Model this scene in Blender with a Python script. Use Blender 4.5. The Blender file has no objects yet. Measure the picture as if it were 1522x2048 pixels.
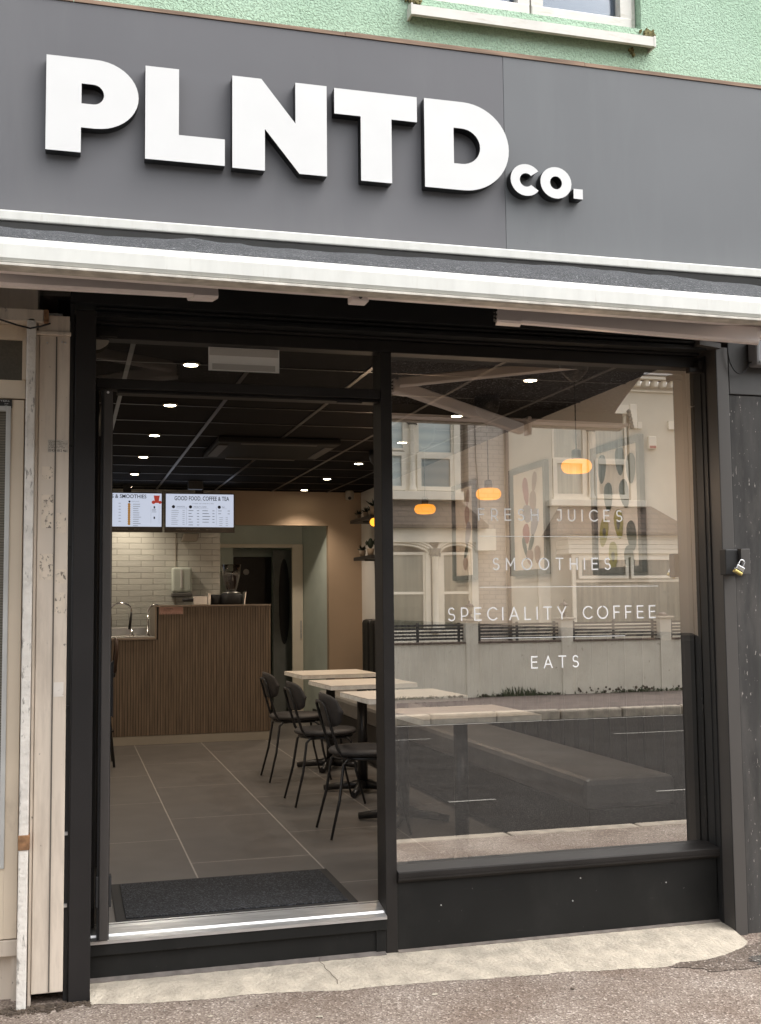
import bpy, bmesh, math, random
from mathutils import Vector, Matrix
random.seed(7)
R = math.radians
PI = math.pi
scene = bpy.context.scene
COL = scene.collection

# ------------------------------------------------------------------ camera
cam_d = bpy.data.cameras.new('camera')
cam = bpy.data.objects.new('camera', cam_d)
COL.objects.link(cam)
yaw, pit, rol = R(15.5147), R(4.5606), R(-0.6055)
f = Vector((math.sin(yaw)*math.cos(pit), math.cos(yaw)*math.cos(pit), math.sin(pit)))
r0 = Vector((math.cos(yaw), -math.sin(yaw), 0)); u0 = r0.cross(f)
r1 = math.cos(rol)*r0 + math.sin(rol)*u0
u1 = -math.sin(rol)*r0 + math.cos(rol)*u0
cam.matrix_world = Matrix(((r1.x, u1.x, -f.x, 0), (r1.y, u1.y, -f.y, -4.56), (r1.z, u1.z, -f.z, 1.5), (0, 0, 0, 1)))
cam_d.sensor_fit = 'VERTICAL'; cam_d.sensor_height = 36; cam_d.sensor_width = 27
cam_d.lens = 2257.63/2048*36
cam_d.clip_start = 0.05; cam_d.clip_end = 2000
scene.camera = cam

# ------------------------------------------------------------------ world, sun, exposure
SUN_EL, SUN_AZ = R(58), R(125)     # azimuth clockwise from +y: behind the camera, a little to its right
w = bpy.data.worlds.new('World'); scene.world = w; w.use_nodes = True
nt = w.node_tree; nt.nodes.clear()
sky = nt.nodes.new('ShaderNodeTexSky'); sky.sky_type = 'NISHITA'; sky.sun_disc = False
sky.sun_elevation = SUN_EL; sky.sun_rotation = SUN_AZ; sky.air_density = 1.0; sky.dust_density = 3.0; sky.ozone_density = 1.0
hs = nt.nodes.new('ShaderNodeHueSaturation'); hs.inputs['Saturation'].default_value = 0.22
bg = nt.nodes.new('ShaderNodeBackground'); bg.inputs['Strength'].default_value = 0.15
wo = nt.nodes.new('ShaderNodeOutputWorld')
nt.links.new(sky.outputs[0], hs.inputs['Color']); nt.links.new(hs.outputs[0], bg.inputs[0]); nt.links.new(bg.outputs[0], wo.inputs[0])
sd = bpy.data.lights.new('sun', 'SUN'); sd.energy = 0.8; sd.angle = R(100); sd.color = (1, 0.955, 0.88)
sun = bpy.data.objects.new('sun', sd); COL.objects.link(sun)
sdir = Vector((math.sin(SUN_AZ)*math.cos(SUN_EL), math.cos(SUN_AZ)*math.cos(SUN_EL), math.sin(SUN_EL)))
sun.rotation_euler = sdir.to_track_quat('Z', 'Y').to_euler(); sun.location = (4, -8, 12)
vs = scene.view_settings
scene.display_settings.display_device = 'sRGB'
vs.view_transform = 'Standard'; vs.look = 'None'; vs.gamma = 1; vs.exposure = 1.5; vs.use_curve_mapping = False
cy = scene.cycles
cy.use_denoising = True
cy.max_bounces = 10; cy.transparent_max_bounces = 16; cy.glossy_bounces = 5; cy.diffuse_bounces = 4
cy.sample_clamp_indirect = 6; cy.caustics_reflective = False; cy.caustics_refractive = False

# ------------------------------------------------------------------ materials
def lin(c):
    return tuple((x/12.92 if x <= .04045 else ((x+.055)/1.055)**2.4) for x in [v/255 for v in c])

def mat(name, col, rough=.6, metal=0, var=.12, vscale=6, bump=0, bscale=60, col2=None, mask=None, spec=.5, stretch=(1, 1, 1), coat=0):
    """noise-varied principled; mask=(scale, lo, hi, col) adds a second colour in patches"""
    m = bpy.data.materials.new(name); m.use_nodes = True
    n = m.node_tree.nodes; l = m.node_tree.links
    p = n['Principled BSDF']
    p.inputs['Roughness'].default_value = rough; p.inputs['Metallic'].default_value = metal
    p.inputs['Specular IOR Level'].default_value = spec
    if coat: p.inputs['Coat Weight'].default_value = coat
    tc = n.new('ShaderNodeTexCoord'); mp = n.new('ShaderNodeMapping'); mp.inputs['Scale'].default_value = stretch
    l.new(tc.outputs['Object'], mp.inputs[0])
    nz = n.new('ShaderNodeTexNoise'); nz.inputs['Scale'].default_value = vscale; nz.inputs['Detail'].default_value = 6
    l.new(mp.outputs[0], nz.inputs['Vector'])
    rp = n.new('ShaderNodeValToRGB')
    a = tuple(max(0, c*(1-var)) for c in col); b = tuple(min(1, c*(1+var)) for c in col) if col2 is None else col2
    rp.color_ramp.elements[0].position = .3; rp.color_ramp.elements[1].position = .7
    rp.color_ramp.elements[0].color = (*a, 1); rp.color_ramp.elements[1].color = (*b, 1)
    l.new(nz.outputs[0], rp.inputs[0])
    out = rp.outputs[0]
    for mk in (mask or []):
        sc, lo, hi, mc = mk[:4]
        n2 = n.new('ShaderNodeTexNoise'); n2.inputs['Scale'].default_value = sc; n2.inputs['Detail'].default_value = 8
        n2.inputs['Roughness'].default_value = .65
        if len(mk) > 4:
            mp2 = n.new('ShaderNodeMapping'); mp2.inputs['Scale'].default_value = mk[4]; mp2.inputs['Location'].default_value = (3.3, 1.7, 5.1)
            l.new(tc.outputs['Object'], mp2.inputs[0]); l.new(mp2.outputs[0], n2.inputs['Vector'])
        else:
            l.new(mp.outputs[0], n2.inputs['Vector'])
        r2 = n.new('ShaderNodeValToRGB'); r2.color_ramp.elements[0].position = lo; r2.color_ramp.elements[1].position = hi
        l.new(n2.outputs[0], r2.inputs[0])
        mx = n.new('ShaderNodeMix'); mx.data_type = 'RGBA'
        l.new(r2.outputs[0], mx.inputs[0]); l.new(out, mx.inputs[6]); mx.inputs[7].default_value = (*mc, 1)
        out = mx.outputs[2]
    l.new(out, p.inputs['Base Color'])
    if bump:
        n3 = n.new('ShaderNodeTexNoise'); n3.inputs['Scale'].default_value = bscale; n3.inputs['Detail'].default_value = 4
        l.new(mp.outputs[0], n3.inputs['Vector'])
        bp = n.new('ShaderNodeBump'); bp.inputs['Strength'].default_value = bump; bp.inputs['Distance'].default_value = .01
        l.new(n3.outputs[0], bp.inputs['Height']); l.new(bp.outputs[0], p.inputs['Normal'])
    return m

def emis(name, col, s, col2=None):
    m = bpy.data.materials.new(name); m.use_nodes = True
    p = m.node_tree.nodes['Principled BSDF']
    p.inputs['Base Color'].default_value = (*[c*(.06 if col2 else .5) for c in col], 1)
    p.inputs['Emission Color'].default_value = (*col, 1); p.inputs['Emission Strength'].default_value = s
    return m

def brick(name, c1, c2, mortar, bw, bh, ms=.006, rough=.7, bump=.5, noise=.3, uneven=0, spec=.5, plane='xz', smooth=.1):
    m = bpy.data.materials.new(name); m.use_nodes = True
    n = m.node_tree.nodes; l = m.node_tree.links; p = n['Principled BSDF']
    p.inputs['Roughness'].default_value = rough; p.inputs['Specular IOR Level'].default_value = spec
    tc = n.new('ShaderNodeTexCoord'); sp = n.new('ShaderNodeSeparateXYZ'); cb = n.new('ShaderNodeCombineXYZ')
    l.new(tc.outputs['Object'], sp.inputs[0])
    l.new(sp.outputs['X' if plane != 'yx' else 'Y'], cb.inputs[0]); l.new(sp.outputs['Z' if plane == 'xz' else ('Y' if plane == 'xy' else 'X')], cb.inputs[1])
    b = n.new('ShaderNodeTexBrick'); b.inputs['Scale'].default_value = 1
    b.inputs['Brick Width'].default_value = bw; b.inputs['Row Height'].default_value = bh
    b.inputs['Mortar Size'].default_value = ms; b.inputs['Mortar Smooth'].default_value = smooth
    b.inputs['Color1'].default_value = (*c1, 1); b.inputs['Color2'].default_value = (*c2, 1); b.inputs['Mortar'].default_value = (*mortar, 1)
    l.new(cb.outputs[0], b.inputs['Vector'])
    nz = n.new('ShaderNodeTexNoise'); nz.inputs['Scale'].default_value = 5; nz.inputs['Detail'].default_value = 6; l.new(tc.outputs['Object'], nz.inputs['Vector'])
    mx = n.new('ShaderNodeMix'); mx.data_type = 'RGBA'; mx.blend_type = 'MULTIPLY'; mx.inputs[0].default_value = noise
    rp = n.new('ShaderNodeValToRGB'); rp.color_ramp.elements[0].position = .35; rp.color_ramp.elements[1].position = .65; rp.color_ramp.elements[0].color = (.45, .45, .45, 1)
    l.new(nz.outputs[0], rp.inputs[0]); l.new(b.outputs['Color'], mx.inputs[6]); l.new(rp.outputs[0], mx.inputs[7])
    l.new(mx.outputs[2], p.inputs['Base Color'])
    inv = n.new('ShaderNodeMath'); inv.operation = 'MULTIPLY_ADD'; inv.inputs[1].default_value = -1; inv.inputs[2].default_value = 1
    l.new(b.outputs['Fac'], inv.inputs[0])
    h = inv.outputs[0]
    if uneven:
        mp = n.new('ShaderNodeMapping'); mp.inputs['Scale'].default_value = (14, 14, 42); l.new(tc.outputs['Object'], mp.inputs[0])
        n4 = n.new('ShaderNodeTexNoise'); n4.inputs['Scale'].default_value = 1; n4.inputs['Detail'].default_value = 3; l.new(mp.outputs[0], n4.inputs['Vector'])
        ad = n.new('ShaderNodeMath'); ad.operation = 'MULTIPLY_ADD'; ad.inputs[1].default_value = uneven; l.new(n4.outputs[0], ad.inputs[0]); l.new(h, ad.inputs[2]); h = ad.outputs[0]
    bp = n.new('ShaderNodeBump'); bp.inputs['Strength'].default_value = bump; bp.inputs['Distance'].default_value = .01
    l.new(h, bp.inputs['Height']); l.new(bp.outputs[0], p.inputs['Normal'])
    return m

def glass(name, fac, tint=(.93, .95, .94)):
    m = bpy.data.materials.new(name); m.use_nodes = True
    n = m.node_tree.nodes; l = m.node_tree.links; n.clear()
    o = n.new('ShaderNodeOutputMaterial'); mx = n.new('ShaderNodeMixShader')
    t = n.new('ShaderNodeBsdfTransparent'); t.inputs[0].default_value = (*tint, 1)
    g = n.new('ShaderNodeBsdfGlossy'); g.inputs['Roughness'].default_value = 0.0; g.inputs['Color'].default_value = (1, .975, .94, 1)
    fr = n.new('ShaderNodeFresnel'); fr.inputs[0].default_value = 1.5
    ma = n.new('ShaderNodeMath'); ma.operation = 'MULTIPLY_ADD'; ma.inputs[1].default_value = .9; ma.inputs[2].default_value = fac; ma.use_clamp = True
    l.new(fr.outputs[0], ma.inputs[0]); l.new(ma.outputs[0], mx.inputs[0])
    l.new(t.outputs[0], mx.inputs[1]); l.new(g.outputs[0], mx.inputs[2]); l.new(mx.outputs[0], o.inputs[0])
    return m

def stripes(name, c1, c2, scale, axis='X', rough=.8, dist=2, emit=0, bumps=.3):
    m = bpy.data.materials.new(name); m.use_nodes = True
    n = m.node_tree.nodes; l = m.node_tree.links; p = n['Principled BSDF']; p.inputs['Roughness'].default_value = rough
    tc = n.new('ShaderNodeTexCoord'); wv = n.new('ShaderNodeTexWave'); wv.bands_direction = axis
    wv.inputs['Scale'].default_value = scale; wv.inputs['Distortion'].default_value = dist; wv.inputs['Detail'].default_value = 2; wv.inputs['Detail Scale'].default_value = .6
    l.new(tc.outputs['Object'], wv.inputs['Vector'])
    rp = n.new('ShaderNodeValToRGB'); rp.color_ramp.elements[0].color = (*c1, 1); rp.color_ramp.elements[1].color = (*c2, 1)
    l.new(wv.outputs['Fac'], rp.inputs[0]); l.new(rp.outputs[0], p.inputs['Base Color'])
    bp = n.new('ShaderNodeBump'); bp.inputs['Strength'].default_value = bumps; bp.inputs['Distance'].default_value = .02
    l.new(wv.outputs['Fac'], bp.inputs['Height']); l.new(bp.outputs[0], p.inputs['Normal'])
    return m

def speckle(name, base, spots, scale, rough=.9, bump=.6, big=None, spec=.4):
    """asphalt/fibre: voronoi grains of several colours"""
    m = bpy.data.materials.new(name); m.use_nodes = True
    n = m.node_tree.nodes; l = m.node_tree.links; p = n['Principled BSDF']; p.inputs['Roughness'].default_value = rough; p.inputs['Specular IOR Level'].default_value = spec
    tc = n.new('ShaderNodeTexCoord'); v = n.new('ShaderNodeTexVoronoi'); v.inputs['Scale'].default_value = scale
    l.new(tc.outputs['Object'], v.inputs['Vector'])
    sp = n.new('ShaderNodeSeparateColor'); l.new(v.outputs['Color'], sp.inputs[0])
    rp = n.new('ShaderNodeValToRGB'); rp.color_ramp.interpolation = 'CONSTANT'
    els = rp.color_ramp.elements; els[0].color = (*base, 1); els[0].position = 0
    k = 0
    for pos, c in spots:
        if k == 0: els[1].position = pos; els[1].color = (*c, 1)
        else:
            e = els.new(pos); e.color = (*c, 1)
        k += 1
    l.new(sp.outputs[0], rp.inputs[0]); out = rp.outputs[0]
    nz = n.new('ShaderNodeTexNoise'); nz.inputs['Scale'].default_value = 2.2; nz.inputs['Detail'].default_value = 8; nz.inputs['Roughness'].default_value = .6
    l.new(tc.outputs['Object'], nz.inputs['Vector'])
    r2 = n.new('ShaderNodeValToRGB'); r2.color_ramp.elements[0].position = .35; r2.color_ramp.elements[1].position = .65
    r2.color_ramp.elements[0].color = (*(big or (.75, .72, .7)), 1); r2.color_ramp.elements[1].color = (1, 1, 1, 1)
    l.new(nz.outputs[0], r2.inputs[0])
    mx = n.new('ShaderNodeMix'); mx.data_type = 'RGBA'; mx.blend_type = 'MULTIPLY'; mx.inputs[0].default_value = 1
    l.new(out, mx.inputs[6]); l.new(r2.outputs[0], mx.inputs[7]); l.new(mx.outputs[2], p.inputs['Base Color'])
    bp = n.new('ShaderNodeBump'); bp.inputs['Strength'].default_value = bump; bp.inputs['Distance'].default_value = .004
    l.new(v.outputs['Distance'], bp.inputs['Height']); l.new(bp.outputs[0], p.inputs['Normal'])
    return m

def stucco(name, col, col2, scale=95, bump=1.0):
    m = bpy.data.materials.new(name); m.use_nodes = True
    n = m.node_tree.nodes; l = m.node_tree.links; p = n['Principled BSDF']; p.inputs['Roughness'].default_value = .85
    tc = n.new('ShaderNodeTexCoord')
    v = n.new('ShaderNodeTexNoise'); v.inputs['Scale'].default_value = scale; v.inputs['Detail'].default_value = 3; v.inputs['Distortion'].default_value = .6
    l.new(tc.outputs['Object'], v.inputs['Vector'])
    r = n.new('ShaderNodeValToRGB'); r.color_ramp.elements[0].position = .32; r.color_ramp.elements[1].position = .55
    l.new(v.outputs[0], r.inputs[0])
    nz = n.new('ShaderNodeTexNoise'); nz.inputs['Scale'].default_value = 3; nz.inputs['Detail'].default_value = 8
    l.new(tc.outputs['Object'], nz.inputs['Vector'])
    rp = n.new('ShaderNodeValToRGB'); rp.color_ramp.elements[0].color = (*col, 1); rp.color_ramp.elements[1].color = (*col2, 1)
    rp.color_ramp.elements[0].position = .35; rp.color_ramp.elements[1].position = .62
    l.new(nz.outputs[0], rp.inputs[0])
    mx = n.new('ShaderNodeMix'); mx.data_type = 'RGBA'; mx.blend_type = 'MULTIPLY'; mx.inputs[0].default_value = .16
    l.new(rp.outputs[0], mx.inputs[6]); l.new(r.outputs[0], mx.inputs[7])
    l.new(mx.outputs[2], p.inputs['Base Color'])
    bp = n.new('ShaderNodeBump'); bp.inputs['Strength'].default_value = bump; bp.inputs['Distance'].default_value = .006
    l.new(r.outputs[0], bp.inputs['Height']); l.new(bp.outputs[0], p.inputs['Normal'])
    return m

M = {}
M['green'] = stucco('green stucco', (.39, .56, .41), (.44, .61, .46), 110, .8)
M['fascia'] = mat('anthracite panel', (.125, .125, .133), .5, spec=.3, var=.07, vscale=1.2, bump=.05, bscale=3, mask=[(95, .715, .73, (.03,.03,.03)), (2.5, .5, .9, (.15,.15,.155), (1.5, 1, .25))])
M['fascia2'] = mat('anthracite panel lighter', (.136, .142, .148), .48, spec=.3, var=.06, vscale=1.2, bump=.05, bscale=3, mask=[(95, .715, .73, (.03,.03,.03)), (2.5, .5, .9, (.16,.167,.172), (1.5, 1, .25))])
M['timber'] = mat('weathered timber', (.24, .16, .11), .8, var=.35, vscale=18, stretch=(.3, 1, 3))
M['vinyl'] = mat('white vinyl', (.96, .96, .95), .5, var=.01)
M['letterw'] = mat('white acrylic', (.64, .64, .63), .35, var=.02)
M['letterb'] = mat('black return', (.012, .012, .013), .5, var=.1)
M['white'] = mat('white powder coat', (.60, .60, .56), .4, var=.06, vscale=5, stretch=(4, 1, 1), mask=[(14, .60, .80, (.50, .475, .42), (6, 1, .6))])
M['pinkwhite'] = mat('arm white', (.84, .77, .75), .4, var=.03)
M['upvc'] = mat('aged upvc', (.62, .60, .55), .45, var=.08, vscale=9, mask=[(7, .55, .8, (.44, .40, .31), (1, 1, 5))])
M['fabric'] = mat('wet awning canvas', (.022, .0225, .027), .5, spec=.3, var=.3, vscale=30, bump=.6, bscale=110, mask=[(3, .45, .7, (.045, .047, .053), (1, 3, 3)), (230, .56, .62, (.24, .245, .26), (1, 1, 1)), (75, .60, .64, (.50, .51, .53), (1, 2.5, 2.5))])  # pale fleck masks paint the sparkle of the water drops into the colour
M['dgrey'] = mat('dark grey aluminium', (.13, .13, .125), .45, var=.1)
M['black'] = mat('black paint', (.012, .012, .012), .5, var=.2)
M['frame'] = mat('black brown aluminium', (.022, .0195, .018), .5, spec=.22, var=.18, vscale=4, mask=[(45, .70, .74, (.14, .13, .12)), (6, .60, .85, (.045, .040, .036), (1, 1, .4))])
M['riser'] = mat('black riser panel', (.010, .010, .0095), .55, spec=.22, var=.25, vscale=3, mask=[(60, .70, .73, (.12, .12, .115)), (3, .52, .85, (.024, .023, .021), (1, 1, .6)), (14, .66, .75, (.035, .033, .03), (.4, 1, 4))])
M['guide'] = mat('taupe guide rail', (.072, .066, .061), .42, var=.1, vscale=3, stretch=(1, 1, .3))
M['guideL'] = mat('black guide rail', (.020, .018, .0175), .5, spec=.25, var=.15, vscale=3, mask=[(50, .71, .75, (.2, .19, .18))])
M['alu'] = mat('worn aluminium', (.62, .62, .62), .32, metal=.75, var=.15, vscale=20, stretch=(.5, 4, 4))
M['steel'] = mat('chrome steel', (.7, .7, .7), .15, metal=1, var=.03)
M['brass'] = mat('brass', (.65, .52, .2), .3, metal=1, var=.1)
M['conc'] = mat('pale concrete', (.50, .44, .355), .9, var=.2, vscale=12, bump=.8, bscale=70, mask=[(9, .55, .75, (.36, .31, .25)), (60, .68, .74, (.25, .22, .19))])
M['pave'] = speckle('tarmac pavement', (.235, .19, .158), [(.25, (.29, .24, .20)), (.55, (.355, .30, .255)), (.8, (.16, .125, .105)), (.92, (.56, .49, .43))], 150, big=(.66, .60, .56))
M['road'] = speckle('asphalt road', (.022, .020, .019), [(.4, (.030, .028, .026)), (.7, (.042, .038, .035)), (.9, (.07, .064, .058))], 90, spec=.08)
M['kerb'] = mat('kerb stone', (.36, .31, .25), .9, var=.25, vscale=10, bump=.6, bscale=40)
M['paintline'] = mat('road paint', (.22, .21, .19), .8, var=.2, vscale=20)
M['cream'] = mat('cream door paint', (.74, .63, .49), .5, var=.07, vscale=3, mask=[(4, .6, .8, (.52, .43, .33), (2, 1, 1))])
M['creamalu'] = mat('dirty cream aluminium', (.64, .555, .46), .5, var=.10, vscale=5, stretch=(2, 1, .25), mask=[(5, .48, .78, (.42, .355, .29), (4, 1, .5)), (30, .655, .69, (.22, .19, .16), (1, 1, .8)), (14, .60, .75, (.50, .44, .37), (1, 1, .3))])
M['peel'] = mat('peeling white paint', (.72, .68, .62), .7, var=.1, vscale=8, bump=.7, bscale=50, mask=[(38, .57, .64, (.28, .26, .23), (1, 1, .35)), (5, .5, .8, (.42, .40, .36))])
M['rust'] = mat('rust', (.25, .13, .06), .8, var=.4, vscale=40)
M['dirt'] = mat('dirt', (.10, .075, .055), .95, var=.4, vscale=30, bump=1, bscale=60)
M['darkpil'] = mat('dark flaking pilaster', (.045, .043, .041), .6, spec=.3, var=.4, vscale=7, stretch=(2, 1, .4), mask=[(4, .50, .7, (.080, .074, .068), (2, 1, .5)), (48, .64, .67, (.36, .33, .30), (1.8, 1, .5))])
M['paper'] = mat('paper', (.55, .50, .43), .8, var=.2, vscale=25, mask=[(40, .58, .64, (.28, .25, .21))])
M['notice'] = mat('notice back', (.95, .93, .88), .7, var=.03)
M['notice2'] = mat('notice back grey', (.60, .57, .52), .7, var=.05)  # greyer tone for the notice bands and the round corridor sign
M['greybox'] = mat('grey plastic', (.25, .25, .26), .45, var=.05)
M['rubber'] = mat('rubber', (.014, .014, .015), .6)
M['ink'] = mat('ink', (.02, .02, .02), .6)
# interior
M['floor'] = brick('porcelain floor tiles', (.135, .124, .116), (.15, .138, .128), (.36, .33, .30), 1.2, .605, .0038, .42, .15, .25, plane='yx', spec=.4)
M['ceil'] = mat('black ceiling tile', (.006, .005, .005), .9, var=.2, spec=.08)
M['tbar'] = mat('ceiling grid', (.042, .037, .035), .35, var=.15, metal=.3)
M['wallin'] = mat('beige interior wall', (.76, .735, .70), .8, var=.04, vscale=2)
M['wallwarm'] = mat('tan interior wall', (.46, .34, .24), .8, var=.04, vscale=2)
M['wallgreen'] = mat('pale green wall', (.62, .68, .62), .7, var=.04)
M['tile'] = brick('white metro tile', (.66, .67, .62), (.60, .61, .57), (.38, .38, .35), .245, .061, .0035, .14, .55, .15, uneven=.8, smooth=.3)
M['slat'] = mat('walnut slats', (.20, .148, .104), .5, var=.3, vscale=9, stretch=(6, 1, .3))
M['kick'] = mat('pale plinth', (.42, .38, .32), .5, var=.05)
M['ctop'] = mat('counter top', (.28, .22, .17), .3, var=.05)
M['tabletop'] = mat('pale oak laminate', (.80, .74, .66), .4, var=.15, vscale=6, stretch=(1, 6, 1), mask=[(8, .5, .8, (.62, .53, .43), (1, 8, 1))])
M['tedge'] = mat('table edge', (.92, .88, .82), .5, var=.12, vscale=30)
M['chairpad'] = mat('charcoal pad', (.042, .038, .037), .6, var=.1, bump=.2, bscale=200)
M['tubeblack'] = mat('black steel tube', (.016, .015, .015), .3, var=.1)
M['leather'] = mat('black leather', (.016, .015, .015), .38, var=.2, vscale=10, bump=.25, bscale=90)
M['leatherg'] = mat('grey leather', (.26, .25, .24), .30, var=.15, vscale=6, bump=.25, bscale=90)
M['mat'] = speckle('charcoal loop pile', (.020, .021, .023), [(.45, (.035, .037, .041)), (.78, (.07, .074, .082)), (.93, (.012, .012, .013))], 170, rough=.95, bump=1.0, big=(.8, .8, .8))
M['lampglow'] = emis('amber lamp glass', (1.0, .35, .03), .85, 1)
M['lampglow'].node_tree.nodes['Principled BSDF'].inputs['Specular IOR Level'].default_value = 0
M['down'] = emis('downlight diffuser', (1.0, .86, .62), 14)
M['screen'] = emis('menu screen', (.60, .66, .80), .30)
M['screenink'] = mat('screen ink', (.02, .02, .03), .8)
M['screengrey'] = mat('screen grey text', (.12, .13, .16), .8)
M['reddrink'] = emis('screen red cup', (.5, .06, .04), 0.225)
M['greendrink'] = emis('screen green glass', (.10, .22, .04), 0.15)
M['orangefood'] = emis('screen orange food', (.5, .26, .06), 0.2)
M['bezel'] = mat('screen bezel', (.10, .085, .07), .4)
M['silver'] = mat('brushed steel', (.55, .54, .52), .28, metal=.9, var=.1)
M['hopper'] = glass('smoky hopper', .08, (.75, .72, .7))
M['beans'] = mat('coffee beans', (.035, .012, .006), .5, var=.5, vscale=80)
M['pink'] = mat('pink notice', (.50, .30, .25), .7, var=.1, vscale=30)
M['plant'] = mat('dark succulent', (.018, .028, .014), .6, var=.4, vscale=40)
M['pot'] = mat('clay white pot', (.34, .26, .19), .7)
M['shelf'] = mat('black wood shelf', (.018, .015, .013), .5)
M['picframe'] = mat('grey picture frame', (.06, .065, .068), .5)
M['picpaper'] = mat('print paper', (.88, .82, .75), .8, var=.04)
M['pa'] = mat('print avocado', (.34, .32, .04), .8, var=.15); M['pb'] = mat('print dark green', (.04, .06, .045), .8)
M['pc'] = mat('print rose', (.42, .09, .08), .8, var=.2); M['pd'] = mat('print blush', (.42, .27, .22), .8); M['pe'] = mat('print lilac', (.36, .33, .38), .8)
M['doord'] = mat('dark door', (.028, .022, .018), .5)
M['glass'] = glass('shop window glass', .50, (.98,.98,.97))
M['glassd'] = glass('door glass', .05)
M['glassu'] = glass('upper window glass', .0, (.9, .95, 1))
M['net'] = mat('sky tinted net', (.22, .28, .38), .9, var=.04)  # blue tint stands in for the sky reflected in the upper panes
# across the street
M['brickA'] = brick('painted brick', (.62, .54, .46), (.59, .51, .44), (.50, .43, .37), .24, .085, .010, .8, .8, .25, uneven=.6)
M['rendB'] = mat('sand render', (.66, .605, .50), .9, var=.05, vscale=3, bump=.4, bscale=40)
M['trim'] = mat('cream trim', (.84, .77, .65), .6, var=.05)
M['roof'] = brick('brown roof tile', (.15, .11, .085), (.12, .09, .07), (.06, .045, .035), .2, .11, .012, .8, .6, .4, uneven=1)
M['slate'] = mat('slate roof', (.045, .043, .042), .7, var=.2)
M['wallLow'] = mat('stained render wall', (.72, .665, .56), .9, var=.07, vscale=2.5, bump=.5, bscale=30, mask=[(2, .50, .8, (.60, .54, .45), (1, 1, 1)), (9, .66, .70, (.36, .33, .27), (1.2, 1, .8))])
M['fence'] = mat('dark slat fence', (.045, .042, .040), .6)
M['blind'] = stripes('roller blind', (.55, .62, .62), (.70, .74, .72), 1.45, 'Z', dist=0, bumps=.2)
M['curtain'] = mat('linen curtain', (.50, .46, .35), .9, var=.14, vscale=1, stretch=(11, 1, .5), col2=(.66,.61,.48))
M['lace'] = mat('lace curtain', (.42, .40, .33), .9, var=.14, vscale=1, stretch=(16, 1, .8), col2=(.74,.70,.59), mask=[(1, .5, .62, (.55,.53,.45), (9, 1, 7))])
M['pipe'] = mat('brown downpipe', (.12, .085, .065), .6)
M['orn'] = mat('grey carved stone', (.16, .145, .125), .9, var=.4, vscale=60, bump=1, bscale=50)
M['weed'] = mat('weeds', (.07, .09, .04), .9, var=.4)

# ------------------------------------------------------------------ geometry helpers
def bx(bm, x0, x1, y0, y1, z0, z1, bev=0, fn=None):
    vs_ = [bm.verts.new(p) for p in ((x0,y0,z0),(x1,y0,z0),(x1,y1,z0),(x0,y1,z0),(x0,y0,z1),(x1,y0,z1),(x1,y1,z1),(x0,y1,z1))]
    fs = [bm.faces.new([vs_[i] for i in q]) for q in ((0,3,2,1),(4,5,6,7),(0,1,5,4),(1,2,6,5),(2,3,7,6),(3,0,4,7))]
    if fn:
        for v in vs_: v.co = fn(v.co)
    if bev:
        es = list({e for f_ in fs for e in f_.edges})
        bmesh.ops.bevel(bm, geom=es, offset=bev, segments=2, affect='EDGES', profile=.5)
    return bm

def tube(bm, pts, r, seg=8, flat=None, closed=False):
    pts = [Vector(p) for p in pts]; rings = []
    n = len(pts)
    prev = None
    for i, p in enumerate(pts):
        a = pts[i-1] if (i > 0 or closed) else p; b = pts[(i+1) % n] if (i < n-1 or closed) else p
        t = (b-a).normalized()
        if flat is not None:
            nrm = Vector(flat)
        elif prev is None:
            nrm = Vector((0,0,1)) if abs(t.z) < .9 else Vector((1,0,0))
        else: nrm = prev
        nrm = (nrm - t*nrm.dot(t))
        if nrm.length < 1e-6: nrm = t.orthogonal()
        nrm.normalize(); prev = nrm; s = t.cross(nrm)
        rr = r[i] if isinstance(r, (list, tuple)) else r
        rn = rr*.25 if flat is not None else rr
        rings.append([bm.verts.new(p + nrm*math.cos(2*PI*k/seg)*rn + s*math.sin(2*PI*k/seg)*rr) for k in range(seg)])
    m = n if closed else n-1
    for i in range(m):
        A, B = rings[i], rings[(i+1) % n]
        for k in range(seg):
            f_ = bm.faces.new((A[k], A[(k+1) % seg], B[(k+1) % seg], B[k])); f_.smooth = True
    if not closed:
        bm.faces.new(rings[0][::-1]); bm.faces.new(rings[-1])
    return bm

def lathe(bm, c, prof, seg=24, axis='z'):
    rings = []
    for (r, h) in prof:
        rings.append([bm.verts.new(Vector(c) + (Vector((r*math.cos(2*PI*k/seg), r*math.sin(2*PI*k/seg), h)) if axis == 'z' else
                     Vector((r*math.cos(2*PI*k/seg), h, r*math.sin(2*PI*k/seg))))) for k in range(seg)])
    for A, B in zip(rings, rings[1:]):
        for k in range(seg):
            f_ = bm.faces.new((A[k], A[(k+1) % seg], B[(k+1) % seg], B[k])); f_.smooth = True
    bm.faces.new(rings[0][::-1]); bm.faces.new(rings[-1])
    return bm

def quad(bm, *p):
    bm.faces.new([bm.verts.new(q) for q in p]); return bm

def prism(bm, prof, x0, x1, fn=None):
    """profile in (y,z) extruded along x"""
    A = [bm.verts.new((x0, y, z)) for y, z in prof]; B = [bm.verts.new((x1, y, z)) for y, z in prof]
    n = len(prof)
    for i in range(n): bm.faces.new((A[i], A[(i+1) % n], B[(i+1) % n], B[i]))
    bm.faces.new(A[::-1]); bm.faces.new(B)
    if fn:
        for v in A+B: v.co = fn(v.co)
    return bm

def NB(): return bmesh.new()

def root_loc(o):
    while o.parent: o = o.parent
    return Vector(o.location)

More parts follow.
